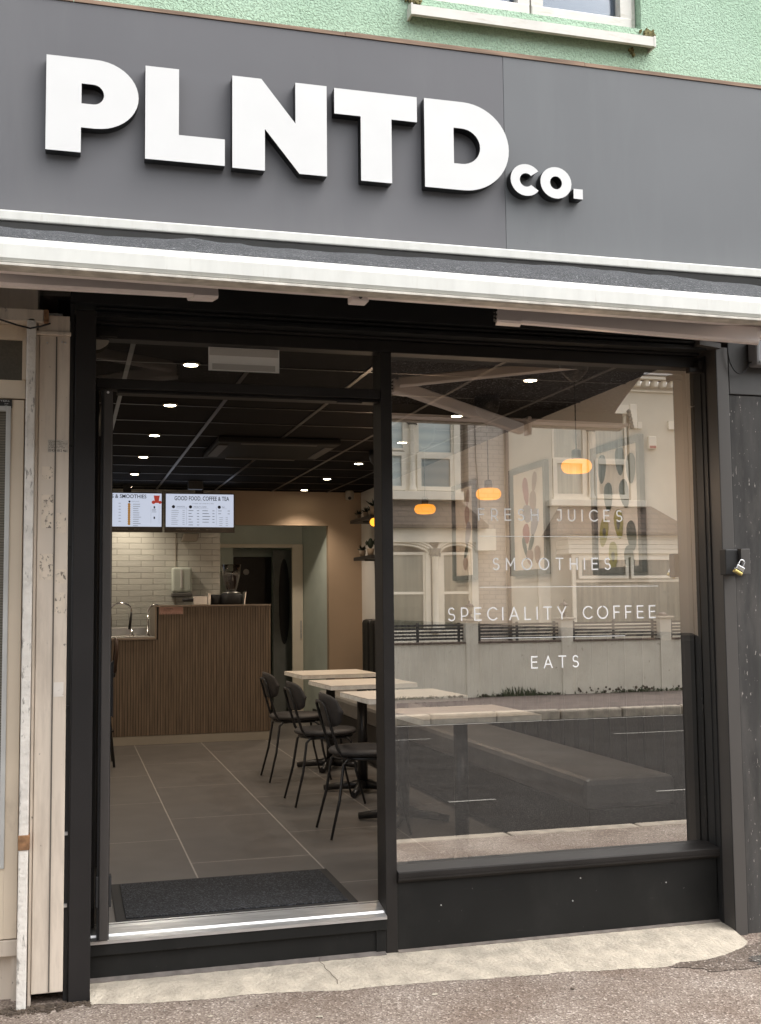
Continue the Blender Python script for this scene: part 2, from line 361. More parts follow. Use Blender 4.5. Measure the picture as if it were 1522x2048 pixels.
def obj(name, bm, m, parent=None, loc=None, smooth=False):
    me = bpy.data.meshes.new(name)
    bmesh.ops.recalc_face_normals(bm, faces=bm.faces)
    off = root_loc(parent) if parent else (Vector(loc) if loc else None)
    if off is not None:
        for v in bm.verts: v.co -= off
    bm.to_mesh(me); bm.free()
    me.materials.append(M[m] if isinstance(m, str) else m)
    if smooth:
        for p in me.polygons: p.use_smooth = True
    o = bpy.data.objects.new(name, me); COL.objects.link(o)
    if parent: o.parent = parent
    elif loc: o.location = loc
    return o

def tag(o, label=None, cat=None, group=None, kind=None):
    if label: o['label'] = label
    if cat: o['category'] = cat
    if group: o['group'] = group
    if kind: o['kind'] = kind
    return o

def thing(name, label, cat, loc=(0,0,0), group=None):
    o = bpy.data.objects.new(name, None); COL.objects.link(o); o.location = loc; o.empty_display_size = .1
    return tag(o, label, cat, group)

def struct(name, bm, m):
    return tag(obj(name, bm, m), kind='structure')

def dup(o, loc=None, parent=None, label=None):
    c = o.copy(); COL.objects.link(c)
    if parent: c.parent = parent
    if loc is not None: c.location = loc
    if label: c['label'] = label
    for ch in list(o.children): dup(ch, parent=c)
    return c

def arc(cx, cz, rx, rz, a0, a1, n=14):
    return [(cx+rx*math.cos(R(a0+(a1-a0)*i/n)), cz+rz*math.sin(R(a0+(a1-a0)*i/n))) for i in range(n+1)]

def shape(name, loops, yfront, depth, mfront, mside, parent):
    """filled outline(s) in x,z (holes allowed) extruded away from the street"""
    cu = bpy.data.curves.new(name, 'CURVE'); cu.dimensions = '2D'; cu.fill_mode = 'BOTH'; cu.extrude = depth/2
    for lp in loops:
        s = cu.splines.new('POLY'); s.points.add(len(lp)-1); s.use_cyclic_u = True
        for i, (x, z) in enumerate(lp): s.points[i].co = (x, z, 0, 1)
    t = bpy.data.objects.new('tmp', cu); COL.objects.link(t)
    me = bpy.data.meshes.new_from_object(t.evaluated_get(bpy.context.evaluated_depsgraph_get()))
    bpy.data.objects.remove(t); bpy.data.curves.remove(cu)
    off = root_loc(parent)
    me.materials.clear(); me.materials.append(M[mfront]); me.materials.append(M[mside])
    for p in me.polygons: p.material_index = 0 if abs(p.normal.z) > .7 else 1
    for v in me.vertices:
        x, z, d = v.co; v.co = Vector((x, yfront+depth/2-d, z)) - off
    o = bpy.data.objects.new(name, me); COL.objects.link(o); o.parent = parent
    return o

def textmesh(bm, s, x, z, h, y, sx=1.0, width=None, face=-1, normal='y', bold=0):
    """text with the built-in font, in the xz plane facing the street, appended to bm"""
    cu = bpy.data.curves.new('t', 'FONT'); cu.body = s; cu.size = 1; cu.offset = bold; cu.resolution_u = 3
    t = bpy.data.objects.new('tmp', cu); COL.objects.link(t)
    me = bpy.data.meshes.new_from_object(t.evaluated_get(bpy.context.evaluated_depsgraph_get()))
    bpy.data.objects.remove(t); bpy.data.curves.remove(cu)
    xs = [v.co.x for v in me.vertices]; zs = [v.co.y for v in me.vertices]
    hh = max(zs)-min(zs); k = h/hh; kx = k*sx if width is None else width/(max(xs)-min(xs))
    x0 = min(xs); z0 = min(zs)
    vv = [bm.verts.new((x+(v.co.x-x0)*kx, y, z+(v.co.y-z0)*k)) for v in me.vertices]
    for p in me.polygons:
        try: bm.faces.new([vv[i] for i in p.vertices])
        except ValueError: pass
    bpy.data.meshes.remove(me)
    return bm

# stroke letters (geometric sans): width and polylines in a unit-high box
def A_(cx, cy, rx, ry, a, b, n=12): return arc(cx, cy, rx, ry, a, b, n)
GL = {
 'F': (.50, [[(.5,1),(0,1),(0,0)], [(0,.50),(.45,.50)]]),
 'E': (.54, [[(.54,1),(0,1),(0,0),(.54,0)], [(0,.52),(.48,.52)]]),
 'H': (.66, [[(0,0),(0,1)], [(.66,0),(.66,1)], [(0,.5),(.66,.5)]]),
 'I': (.02, [[(0,0),(0,1)]]),
 'L': (.48, [[(0,1),(0,0),(.48,0)]]),
 'T': (.66, [[(0,1),(.66,1)], [(.33,1),(.33,0)]]),
 'A': (.76, [[(0,0),(.38,1),(.76,0)], [(.14,.30),(.62,.30)]]),
 'M': (.76, [[(0,0),(0,1),(.38,.35),(.76,1),(.76,0)]]),
 'Y': (.70, [[(0,1),(.35,.38),(.70,1)], [(.35,.38),(.35,0)]]),
 'R': (.56, [[(0,0),(0,1),(.26,1)]+A_(.26,.68,.28,.32,90,-90)+[(0,.36)], [(.28,.36),(.56,0)]]),
 'P': (.54, [[(0,0),(0,1),(.26,1)]+A_(.26,.67,.28,.33,90,-90)+[(0,.34)]]),
 'S': (.54, [A_(.28,.74,.24,.26,35,250,10)+A_(.27,.255,.27,.255,75,-145,12)]),
 'U': (.62, [[(0,1),(0,.35)]+A_(.31,.31,.31,.31,180,360)+[(.62,1)]]),
 'J': (.40, [[(.08,1),(.40,1),(.40,.28)]+A_(.20,.24,.20,.24,0,-150,8)]),
 'C': (.72, [A_(.46,.5,.46,.5,45,315,18)]),
 'O': (.92, [A_(.46,.5,.46,.5,90,450,24)]),
}
def ribbon(bm, pts, r, y):
    pts = [Vector((p[0], 0, p[2])) for p in pts]
    pts = [p for i, p in enumerate(pts) if i == 0 or (p-pts[i-1]).length > 1e-6]
    d = (pts[1]-pts[0]).normalized(); pts[0] = pts[0]-d*r*.85
    d = (pts[-1]-pts[-2]).normalized(); pts[-1] = pts[-1]+d*r*.85
    L_ = []
    for i, p in enumerate(pts):
        t = (pts[min(i+1, len(pts)-1)]-pts[max(i-1, 0)]).normalized(); n_ = Vector((-t.z, 0, t.x))*r
        L_.append((bm.verts.new((p.x+n_.x, y, p.z+n_.z)), bm.verts.new((p.x-n_.x, y, p.z-n_.z))))
    for A, B in zip(L_, L_[1:]): bm.faces.new((A[0], A[1], B[1], B[0]))

def strokes(name, s, x0, x1, z0, h, y, r, parent):
    ws = [(.42 if c == ' ' else GL[c][0]) for c in s]
    gap = ((x1-x0)/h - sum(ws))/(len(s)-1); x = x0
    for c, w_ in zip(s, ws):
        if c != ' ':
            bm = NB(); kk = 0
            for ln in GL[c][1]:
                P = [(x+a*h, y, z0+b*h) for a, b in ln]
                # split at sharp corners so the ribbon stays clean
                run = [P[0]]; runs = []
                for i in range(1, len(P)):
                    run.append(P[i])
                    if i < len(P)-1:
                        d1 = Vector(P[i])-Vector(P[i-1]); d2 = Vector(P[i+1])-Vector(P[i])
                        if d1.length > 1e-7 and d2.length > 1e-7 and d1.angle(d2) > .7:
                            runs.append(run); run = [P[i]]
                runs.append(run)
                for run in runs:
                    ribbon(bm, run, r, y-.0002*kk); kk += 1
            obj(name, bm, 'vinyl', parent)
        x += (w_+gap)*h

# ================================================================== SETTING
FZ = .22
b = NB(); quad(b, (-300,-300,-.104), (300,-300,-.104), (300,300,-.104), (-300,300,-.104)); struct('ground', b, 'road')
b = NB(); quad(b, (-60,-9.25,-.1), (60,-9.25,-.1), (60,-2.05,-.1), (-60,-2.05,-.1)); struct('road', b, 'road')
b = NB(); bx(b, -60, 60, -1.93, .3, -.3, 0); struct('pavement', b, 'pave')
b = NB()
for i in range(-22, 24):
    bx(b, i*.92+.006, i*.92+.914, -2.05, -1.932, -.3, .004+random.uniform(-.002,.002), .012)
struct('kerb', b, 'kerb')
b = NB(); bx(b, -60, 60, -11.75, -9.40, -.3, .02); struct('opposite_pavement', b, mat('dark red tarmac', (.13, .10, .085), .9, var=.25, vscale=3, bump=.4, bscale=80))
b = NB()
for i in range(-22, 24):
    bx(b, i*.92+.006, i*.92+.914, -9.40, -9.25, -.3, .024+random.uniform(-.006,.006), .03)
struct('opposite_kerb', b, 'kerb')
b = NB()
for x0, x1, y in ((2.95,3.35,-3.74), (4.75,5.4,-3.66), (-1,1.4,-3.74), (6.3,8.6,-7.45), (1.5,4.1,-7.75), (9.6,11.5,-7.45), (-3,-1,-7.6)):
    quad(b, (x0,y-.022,-.096), (x1,y-.022,-.096), (x1,y+.022,-.096), (x0,y+.022,-.096))
quad(b, (-60,-9.14,-.096), (60,-9.14,-.096), (60,-9.08,-.096), (-60,-9.08,-.096))
struct('road_markings', b, 'paintline')
b = NB(); bx(b, -60, 60, -15.3, -11.75, -.3, .03); struct('garden_ground', b, mat('garden gravel', (.2, .18, .14), .9, var=.3, vscale=12))

# interior shell
b = NB(); bx(b, -.05, 3.3, .22, 9.6, .05, FZ); struct('shop_floor', b, 'floor')
b = NB(); bx(b, -.05, 3.3, .2, 9.6, 2.70, 2.76); struct('shop_ceiling', b, 'ceil')
b = NB()   # ceiling grid
for x in (-.0, .28, .885, 1.495, 2.105, 2.715):
    bx(b, x-.011, x+.011, .3, 7.4, 2.694, 2.6985)
y = .45
while y < 7.4:
    bx(b, .0, 3.05, y-.008, y+.008, 2.6945, 2.6975); y += .605
obj('grid_bars', b, 'tbar', bpy.data.objects['shop_ceiling'])
b = NB(); bx(b, -.12, -.03, .2, 9.6, FZ, 2.70); struct('left_wall', b, 'wallin')
b = NB(); quad(b, (2.965,.2,FZ), (3.10,7.4,FZ), (3.10,7.4,2.70), (2.965,.2,2.70))
quad(b, (3.2,.2,FZ), (3.2,.2,2.70), (3.2,7.4,2.70), (3.2,7.4,FZ)); quad(b, (2.965,.2,FZ), (2.965,.2,2.70), (3.2,.2,2.70), (3.2,.2,FZ)); struct('right_wall', b, 'wallin')
b = NB(); bx(b, 2.73, 3.2, 7.4, 7.5, FZ, 2.70); bx(b, 1.553, 2.73, 7.4, 7.5, 2.335, 2.70); struct('back_wall', b, 'wallwarm')
b = NB(); bx(b, -.05, 1.553, 7.4, 7.5, FZ, 2.70); struct('tiled_wall', b, 'tile')
b = NB(); bx(b, 1.50, 1.553, 7.5, 9.2, FZ, 2.6); quad(b, (2.73,7.5,FZ), (2.58,8.1,FZ), (2.58,8.1,2.6), (2.73,7.5,2.6))
bx(b, 1.553, 2.73, 8.1, 8.2, 2.165, 2.6); quad(b, (2.66,8.1,FZ), (3.2,8.1,FZ), (3.2,8.1,2.6), (2.66,8.1,2.6))
bx(b, 1.55, 3.2, 9.2, 9.3, FZ, 2.6); quad(b, (2.66,8.1,FZ), (2.66,9.2,FZ), (2.66,9.2,2.6), (2.66,8.1,2.6)); bx(b, 1.5, 2.8, 7.5, 9.3, 2.58, 2.64); struct('corridor_walls', b, 'wallgreen')
b = NB(); bx(b, 2.72, 3.1, 7.372, 7.398, FZ, FZ+.11); prism(b, [(.22, FZ), (.22, FZ+.11), (7.36, FZ+.11), (7.36, FZ)], 2.925, 2.935, fn=lambda c: Vector((c.x+(c.y-.2)*.01875, c.y, c.z))); bx(b, 2.64, 2.655, 7.52, 8.08, FZ, FZ+.11); struct('skirting', b, 'black')

# ================================================================== OWN BUILDING
bt = thing('terrace_building', 'green stuccoed upper storey above the charcoal shop sign', 'building', (0,.3,2.6))
b = NB()
X0, X1 = -2.5, 6.0
wx0, wx1, wz = 1.50, 2.555, 4.155
bx(b, X0, X1, 0, .3, 2.93, wz); bx(b, X0, wx0, 0, .3, wz, 7); bx(b, wx1, X1, 0, .3, wz, 7); bx(b, wx0, wx1, 0, .3, 5.4, 7)
obj('green_wall', b, 'green', bt)
b = NB(); bx(b, X0, X1, .3, 9.8, 2.80, 7.0); bx(b, X0, -.13, .3, 9.8, -.1, 2.80); bx(b, 3.25, X1, .3, 9.8, -.1, 2.80); bx(b, -.12, 3.25, 9.6, 9.8, -.1, 2.8); obj('building_body', b, 'brickA', bt)
b = NB(); prism(b, [(-.1,6.9), (4.9,9.6), (9.9,6.9), (9.9,7.05), (4.9,9.8), (-.1,7.05)], X0, X1); obj('roof', b, 'slate', bt)
wn = NB()
z0 = wz-.005
def ringframe(bm, x0, x1, z0, z1, y0, y1, t, bev=.006):
    bx(bm, x0, x1, y0, y1, z0, z0+t, bev); bx(bm, x0, x1, y0, y1, z1-t, z1, bev)
    bx(bm, x0, x0+t, y0+.002, y1-.002, z0+t-.004, z1-t+.004, 0); bx(bm, x1-t, x1, y0+.002, y1-.002, z0+t-.004, z1-t+.004, 0)
ringframe(wn, wx0+.003, wx1-.003, z0, 5.4, .05, .12, .022)
ringframe(wn, wx0+.028, 2.010, z0+.012, 5.38, .035, .10, .058)
ringframe(wn, 2.018, wx1-.028, z0+.012, 5.38, .035, .10, .058)
wo_ = obj('window', wn, 'upvc', bt)
b = NB(); bx(b, wx0+.05, wx1-.05, .085, .090, z0+.03, 5.35); obj('pane', b, 'glassu', wo_)
b = NB(); bx(b, wx0+.03, wx1-.03, .115, .118, z0+.03, 5.35); obj('net_curtain', b, 'net', wo_)
b = NB(); prism(b, [(-.060,4.046), (-.060,4.090), (.07,4.150), (.07,4.120), (-.04,4.060), (-.04,4.046)], 1.415, 2.590); bx(b, 1.411, 1.420, -.062, .0, 4.043, 4.095); bx(b, 2.585, 2.594, -.062, .0, 4.043, 4.095); obj('window_sill', b, 'upvc', wo_)
b = NB()
for q in range(70):
    for (cx, cz) in ((2.585, 4.135), (1.44, 4.14), (2.50, 4.036)):
        if cz < 4.05 and q > 14: continue
        a = random.uniform(0, 6.28); x = cx+random.gauss(0,.016 if cz > 4.1 else .006); z = cz+random.gauss(0,.008); s = random.uniform(.002,.005)
        bx(b, x-s, x+s, -.012-s, -.002+s*.2, z-s, z+s, fn=lambda c, a=a, x=x, z=z: Vector((x+(c.x-x)*math.cos(a)-(c.z-z)*math.sin(a), c.y, z+(c.x-x)*math.sin(a)+(c.z-z)*math.cos(a))))
tag(obj('moss', b, mat('moss', (.16, .14, .06), .95, var=.5, vscale=60), bt), kind='stuff')

# fascia sign
fs = thing('fascia_sign', 'charcoal fascia board with raised white PLNTD co. letters', 'shop sign', (0,-.1,3.0))
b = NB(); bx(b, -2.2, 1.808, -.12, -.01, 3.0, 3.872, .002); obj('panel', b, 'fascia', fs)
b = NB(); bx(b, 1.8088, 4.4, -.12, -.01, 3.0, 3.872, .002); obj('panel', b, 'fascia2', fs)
b = NB()
x = -2.2
while x < 4.4:
    x2 = min(4.4, x+1.1); bx(b, x, x2-.002, -.125, -.004, 3.8725, 3.888+random.uniform(-.002,.004)); x = x2
obj('timber_capping', b, 'timber', fs)
YF, DP = -.17, .048
LET = {
 'P': [[(-.1,3.622),(.085,3.622)]+arc(.085,3.4835,.164,.1385,90,-90,22)+[(.031,3.345),(.031,3.245),(-.1,3.245)], [(.032,3.521),(.076,3.521)]+arc(.076,3.481,.041,.040,90,-90,14)+[(.032,3.441)]],
 'L': [[(.275,3.622),(.406,3.622),(.406,3.353),(.588,3.353),(.588,3.244),(.275,3.244)]],
 'N': [[(.618,3.622),(.736,3.622),(.876,3.449),(.876,3.622),(1.007,3.622),(1.007,3.240),(.892,3.240),(.750,3.414),(.750,3.240),(.618,3.240)]],
 'T': [[(1.039,3.619),(1.396,3.619),(1.396,3.510),(1.284,3.510),(1.284,3.236),(1.151,3.236),(1.151,3.510),(1.039,3.510)]],
 'D': [[(1.428,3.620),(1.600,3.620)]+arc(1.600,3.4275,.208,.1925,90,-90,26)+[(1.428,3.235)], [(1.558,3.504),(1.594,3.504)]+arc(1.594,3.4265,.083,.0775,90,-90,18)+[(1.558,3.349)]],
 'c': [arc(1.886,3.306,.072,.070,38,322,26)+arc(1.886,3.306,.030,.030,318,42,16)],
 'o': [arc(2.025,3.306,.073,.070,0,345,26), arc(2.025,3.306,.028,.029,0,345,18)],
 'dot': [[(2.107,3.287),(2.151,3.287),(2.151,3.243),(2.107,3.243)]],
}
for k, lp in LET.items():
    shape('letter', lp, YF, DP, 'letterw', 'letterb', fs)

# awning
aw = thing('awning', 'partly open awning with white front bar, folding arms and wet black canvas', 'awning', (1,-.2,2.5))
XL, XR = -1.05, 3.13
tilt = lambda c: Vector((c.x, c.y, c.z-(c.x+.2)*.0085))
b = NB(); bx(b, -1.3, 4.2, -.225, -.135, 2.937, 2.978, .006); obj('hood', b, 'white', aw)
b = NB(); prism(b, [(-.215,2.934), (-.13,2.934), (-.02,2.90), (-.02,2.84), (-.14,2.875), (-.20,2.91)], -1.3, 4.2); obj('hood_underside', b, 'dgrey', aw)
b = NB()   # fabric
nx, ny = 260, 22; V = []
for i in range(nx+1):
    row = []; x = XL+.05+(XR-XL-.1)*i/nx
    for j in range(ny+1):
        t = j/ny; y = -.16+(-1.0+.16)*t; z = 2.902+(2.612-2.902)*t
        z += .040*math.sin(PI*t)**.7-.006*math.sin(PI*t)*math.sin(x*2.1+1)
        pk = math.exp(-abs(x-.42)/.07)*.016+math.exp(-abs(x-.60)/.05)*.006+math.exp(-((x-1.95)/.3)**2)*.008+math.exp(-abs(x-2.35)/.06)*.007
        z += pk*math.sin(PI*min(1,t*1.05))*1.2 + .0016*math.sin(x*23+t*5)*math.sin(PI*t)+.0008*math.sin(x*61+t*9)*math.sin(PI*t)
        z -= (x+.2)*.0085*t
        row.append(b.verts.new((x,y,z)))
    V.append(row)
for i in range(nx):
    for j in range(ny):
        f_ = b.faces.new((V[i][j],V[i+1][j],V[i+1][j+1],V[i][j+1])); f_.smooth = True
fb = obj('canvas', b, 'fabric', aw)
md = fb.modifiers.new('s', 'SOLIDIFY'); md.thickness = .0015
b = NB(); prism(b, [(-1.0,2.530),(-1.055,2.534),(-1.062,2.545),(-1.060,2.588),(-1.045,2.612),(-1.0,2.616)], XL, XR, fn=tilt); fbr = obj('front_bar', b, 'white', aw)
b = NB(); prism(b, [(-.998,2.532),(-1.058,2.531),(-1.064,2.528),(-1.064,2.522),(-1.05,2.519),(-.998,2.521)], XL, XR, fn=tilt); obj('drip_channel', b, mat('channel', (.55, .52, .46), .5, var=.25, vscale=20), fbr)
b = NB(); prism(b, [(-.999,2.529),(-.999,2.616),(-.994,2.616),(-.994,2.529)], XL, XR, fn=tilt); obj('dark_backing', b, 'black', fbr)  # added black strip, darkens the bar's back in the window reflection
b = NB(); prism(b, [(-.993,2.560),(-.993,2.528),(-.925,2.534),(-.925,2.548)], XL, XR, fn=tilt); obj('valance_rail', b, 'pinkwhite', fbr)
def arm(bm, a, c, h=.062, w=.03):
    a, c = Vector(a), Vector(c); t = (c-a).normalized(); up = Vector((0,0,1)); up = (up-t*up.dot(t)).normalized(); s = t.cross(up)
    prof = [(-w,-h*.5+.008),(-w+.008,-h*.5),(w-.008,-h*.5),(w,-h*.5+.008),(w,h*.5-.008),(w-.008,h*.5),(-w+.008,h*.5),(-w,h*.5-.008)]
    A = [bm.verts.new(a+s*p+up*q) for p, q in prof]; B = [bm.verts.new(c+s*p+up*q) for p, q in prof]
    for i in range(8): bm.faces.new((A[i], A[(i+1)%8], B[(i+1)%8], B[i]))
    bm.faces.new(A[::-1]); bm.faces.new(B)
for sh, el, en in (((2.80,-.20,2.735),(1.62,-.50,2.615),(2.47,-.955,2.472)), ((-.75,-.20,2.745),(.47,-.50,2.640),(-.40,-.965,2.512))):
    sg = 1 if sh[0] > 1 else -1
    b = NB(); arm(b, sh, el, .05, .022); ua = obj('upper_arm', b, 'pinkwhite', aw)
    b = NB(); arm(b, (el[0]+sg*.02,el[1]-.06,el[2]-.012), en, .064, .024); fa = obj('forearm', b, 'pinkwhite', aw)
    b = NB(); arm(b, (el[0]-sg*.03,el[1]-.045,el[2]-.012), (el[0]+sg*.06,el[1]-.07,el[2]-.020), .07, .034); obj('elbow_cap', b, 'pinkwhite', fa)
    b = NB()
    for dz in (-.018, .0, .018):
        tube(b, [(el[0]-sg*.03,el[1]-.05,el[2]-.012+dz), (el[0]-sg*.043,el[1]-.05,el[2]-.012+dz*.7), (el[0]-sg*.03,el[1]-.02,el[2]-.012+dz)], .004, 6)
    obj('elbow_cable', b, 'black', fa)
    b = NB(); bx(b, en[0]-.02, en[0]+.05, -.99, -.94, en[2]-.012, en[2]+.012, .004); bx(b, en[0]+.035, en[0]+.06, -1.0, -.93, en[2]-.035, en[2]+.07, .006); obj('arm_end_fitting', b, 'pinkwhite', fa)
    b = NB(); bx(b, sh[0]-.03, sh[0]+.09, -.25, -.02, sh[2]-.02, sh[2]+.045, .008); obj('shoulder_bracket', b, 'pinkwhite', ua)
b = NB(); bx(b, 2.43, 2.62, -.302, -.297, 2.655, 2.675, fn=lambda c: Vector((c.x, c.y+.045, c.z+.018))); 
b.free()
b = NB(); bx(b, .905, .965, -.97, -.91, 2.505, 2.533, .004, fn=None); obj('centre_bracket', b, 'pinkwhite', aw)
b = NB(); tube(b, [(.935,-.975,2.518),(.935,-.968,2.518)], .006, 8); obj('bracket_screw', b, 'dgrey', aw)
b = NB(); bx(b, 2.30, 2.46, -.333, -.3305, 2.655, 2.678, fn=None); bo = b; bo.free()

# roller shutter
sh = thing('roller_shutter', 'black shutter housing under the awning with side guide rails', 'shutter', (1.4,0,2.64))
b = NB()
bx(b, .0, 2.975, -.0, .28, 2.70, 2.92)
for k, z in enumerate((2.655, 2.668, 2.684, 2.70, 2.716)):
    bx(b, .10, 2.86, .03+.012*(k % 2), .20, z, z+.009)
obj('housing', b, 'black', sh)
b = NB(); bx(b, .10, 2.86, .095, .20, 2.643, 2.653, .002); obj('bottom_lath', b, 'guideL', sh)
b = NB(); bx(b, .020, .100, 0, .30, -.01, 2.67, .003); gl = obj('guide_rail', b, 'guideL', sh)
b = NB(); bx(b, 0, .016, .035, .29, .0, 2.70, .002); tube(b, [(.018,.012,.0),(.018,.012,2.6)], .003, 6); obj('edge_strip', b, mat('edge strip', (.03,.03,.03), .4), gl)
for z in (.35, .62, 1.10, 1.72, 2.12):
    bb = NB(); bx(bb, -.004, .012, .022, .036, z, z+.012); tube(bb, [(.003,.03,z+.004),(.003,.012,z+.006)], .003, 6); obj('screw', bb, 'alu' if z < .7 else 'black', gl)
b = NB(); bx(b, 2.890, 2.952, 0, .192, -.02, 2.665, .003); bx(b, 2.958, 3.2, .1, .198, 0, 2.7); gr_ = obj('guide_rail', b, 'guide', sh)
b = NB(); bx(b, 2.884, 2.8895, .092, .19, 0, 2.64); bx(b, 2.880, 2.884, .125, .135, .1, 2.6); obj('guide_channel', b, 'black', gr_)
b = NB(); bx(b, 2.8885, 2.8905, -.001, .003, 0, 2.64); bx(b, 2.887, 2.8895, .0895, .092, 0, 2.64); obj('guide_edge', b, 'black', gr_)
b = NB(); prism(b, [(-.012,2.657),(.05,2.657),(.05,2.680),(-.012,2.680)], 2.80, 2.910, fn=lambda c: Vector((c.x, c.y, c.z+(2.91-c.x)*.11))); obj('guide_mouth', b, 'guide', sh)

# shopfront
sf = thing('shopfront', 'black framed shopfront with open doorway and large display window', 'shopfront', (1.5,.12,0))
b = NB(); bx(b, .10, 2.868, .12, .20, 2.588, 2.640, .003); hd = obj('header', b, 'frame', sf)
b = NB(); bx(b, 2.80, 2.875, .085, .118, 2.560, 2.583, .002); bx(b, 2.845, 2.868, .075, .119, 2.572, 2.612, .002); obj('end_clip', b, 'frame', hd)
b = NB(); bx(b, .112, .186, .1, .118, 2.592, 2.612, .002); obj('end_clip', b, 'frame', hd)
b = NB(); bx(b, 1.305, 1.355, .118, .25, .022, 2.588, .003); obj('mullion', b, 'frame', sf)
b = NB(); bx(b, .105, 1.304, .122, .20, 2.382, 2.423, .003); bx(b, .19, 1.304, .14, .21, 2.368, 2.376, .002); bx(b, .19, 1.304, .15, .2, 2.376, 2.382); tr = obj('transom', b, 'frame', sf)
b = NB(); bx(b, 1.115, 1.225, .128, .15, 2.360, 2.374, .002); obj('door_catch', b, 'frame', tr)
b = NB(); bx(b, .101, .118, .19, .26, FZ, 2.385, .002); obj('jamb', b, 'frame', sf)
b = NB(); quad(b, (1.355,.195,.372), (2.895,.195,.372), (2.895,.195,2.590), (1.355,.195,2.590)); gp = obj('window_pane', b, 'glass', sf)
b = NB(); quad(b, (.105,.185,2.423), (1.305,.185,2.423), (1.305,.185,2.588), (.105,.185,2.588)); tp = obj('transom_pane', b, 'glassd', sf)
# vinyl lettering
for s, x0, x1, z0, h in (('FRESH JUICES',1.777,2.486,1.863,.0500), ('SMOOTHIES',1.842,2.420,1.640,.0505), ('SPECIALITY COFFEE',1.626,2.644,1.415,.0545), ('EATS',2.018,2.247,1.197,.0500)):
    strokes('letter', s, x0, x1, z0, h, .1935, .0031, gp)
for x0, x1, z in ((1.778,2.486,1.790), (1.776,2.662,1.561), (1.777,2.486,1.333)):
    b = NB(); bx(b, x0, x1, .1928, .1945, z-.0012, z+.0012); obj('ruled_line', b, 'vinyl', gp)
# notice on the transom glass
b = NB(); bx(b, .566, .870, .1805, .1835, 2.487, 2.590); no = obj('notice_sticker', b, 'notice', tp)
b = NB(); bx(b, .582, .852, .1785, .1803, 2.492, 2.517); bx(b, .570, .866, .1785, .1803, 2.553, 2.586); obj('notice_band', b, 'notice2', no)
b = NB(); bx(b, 0, 0, 0, 0, 0, 0); b.free()
b = NB(); shape('corner_plate', [[(.103,2.590),(.150,2.592),(.155,2.582),(.150,2.572),(.140,2.562),(.118,2.548),(.103,2.545)]], .150, .004, 'kick', 'kick', sf)
# threshold, risers, sill
b = NB(); prism(b, [(.10,.178),(.10,.190),(.135,.196),(.14,.204),(.20,.214),(.235,.222),(.235,.178)], .10, 1.304); obj('threshold', b, 'alu', sf)
b = NB(); bx(b, .10, 1.304, .105, .22, .133, .1775, .002); bx(b, .10, 1.262, .125, .22, .045, .133); bx(b, 1.262, 1.304, .118, .22, .036, .133); obj('step_riser', b, 'riser', sf)
b = NB(); prism(b, [(.10,.030),(.10,.036),(.122,.045),(.2,.045),(.2,.0),(.12,.0)], .10, 1.30); obj('step_trim', b, mat('grey trim', (.16,.14,.125), .7, var=.3, vscale=20), sf)
b = NB(); prism(b, [(.101,.329),(.099,.332),(.099,.360),(.104,.365),(.185,.374),(.22,.374),(.22,.30),(.11,.32)], 1.356, 2.887); bx(b, 1.356, 2.887, .0965, .1, .343, .3445); obj('window_ledge', b, 'frame', sf)
b = NB(); bx(b, 1.356, 2.887, .125, .22, .040, .3285); rs_ = obj('stall_riser', b, 'riser', sf)
for x, z in ((1.55,.21),(2.20,.275),(2.16,.18),(2.62,.225)):
    b = NB(); lathe(b, (x,.123,z), [(.0032,0),(.0032,.002)], 8, 'y'); obj('screw', b, 'alu', rs_)
b = NB(); prism(b, [(.108,.028),(.108,.036),(.124,.042),(.2,.042),(.2,.0),(.12,.0)], 1.356, 2.888); obj('riser_trim', b, mat('taupe trim', (.17,.145,.125), .6, var=.3, vscale=20), sf)

# concrete step foot
b = NB()
ns = 220; P0 = []; P1 = []; P2 = []
FE = [(.10,-.045),(.27,-.085),(.48,-.105),(.79,-.12),(1.01,-.165),(1.2,-.17),(1.55,-.20),(1.95,-.235),(2.35,-.285),(2.56,-.285),(2.70,-.245),(2.82,-.17),(2.885,-.09),(2.93,-.04)]
for i in range(ns+1):
    x = .1005+(2.887-.1005)*i/ns
    k = max(q for q in range(len(FE)-1) if FE[q][0] <= x); t = (x-FE[k][0])/(FE[k+1][0]-FE[k][0])
    e = FE[k][1]+(FE[k+1][1]-FE[k][1])*t+.004*math.sin(i*.31)+.004*math.sin(i*.13+1)+random.uniform(-.004,.004)
    P0.append(b.verts.new((x,.14,.036))); P1.append(b.verts.new((x,.02,.026+.002*math.sin(i)))); P2.append(b.verts.new((x,e,.0015)))
for A, B in ((P0,P1),(P1,P2)):
    for i in range(ns):
        f_ = b.faces.new((A[i],A[i+1],B[i+1],B[i])); f_.smooth = True
tag(obj('step', b, 'conc'), 'pale rough concrete footing along the foot of the shopfront', 'step')

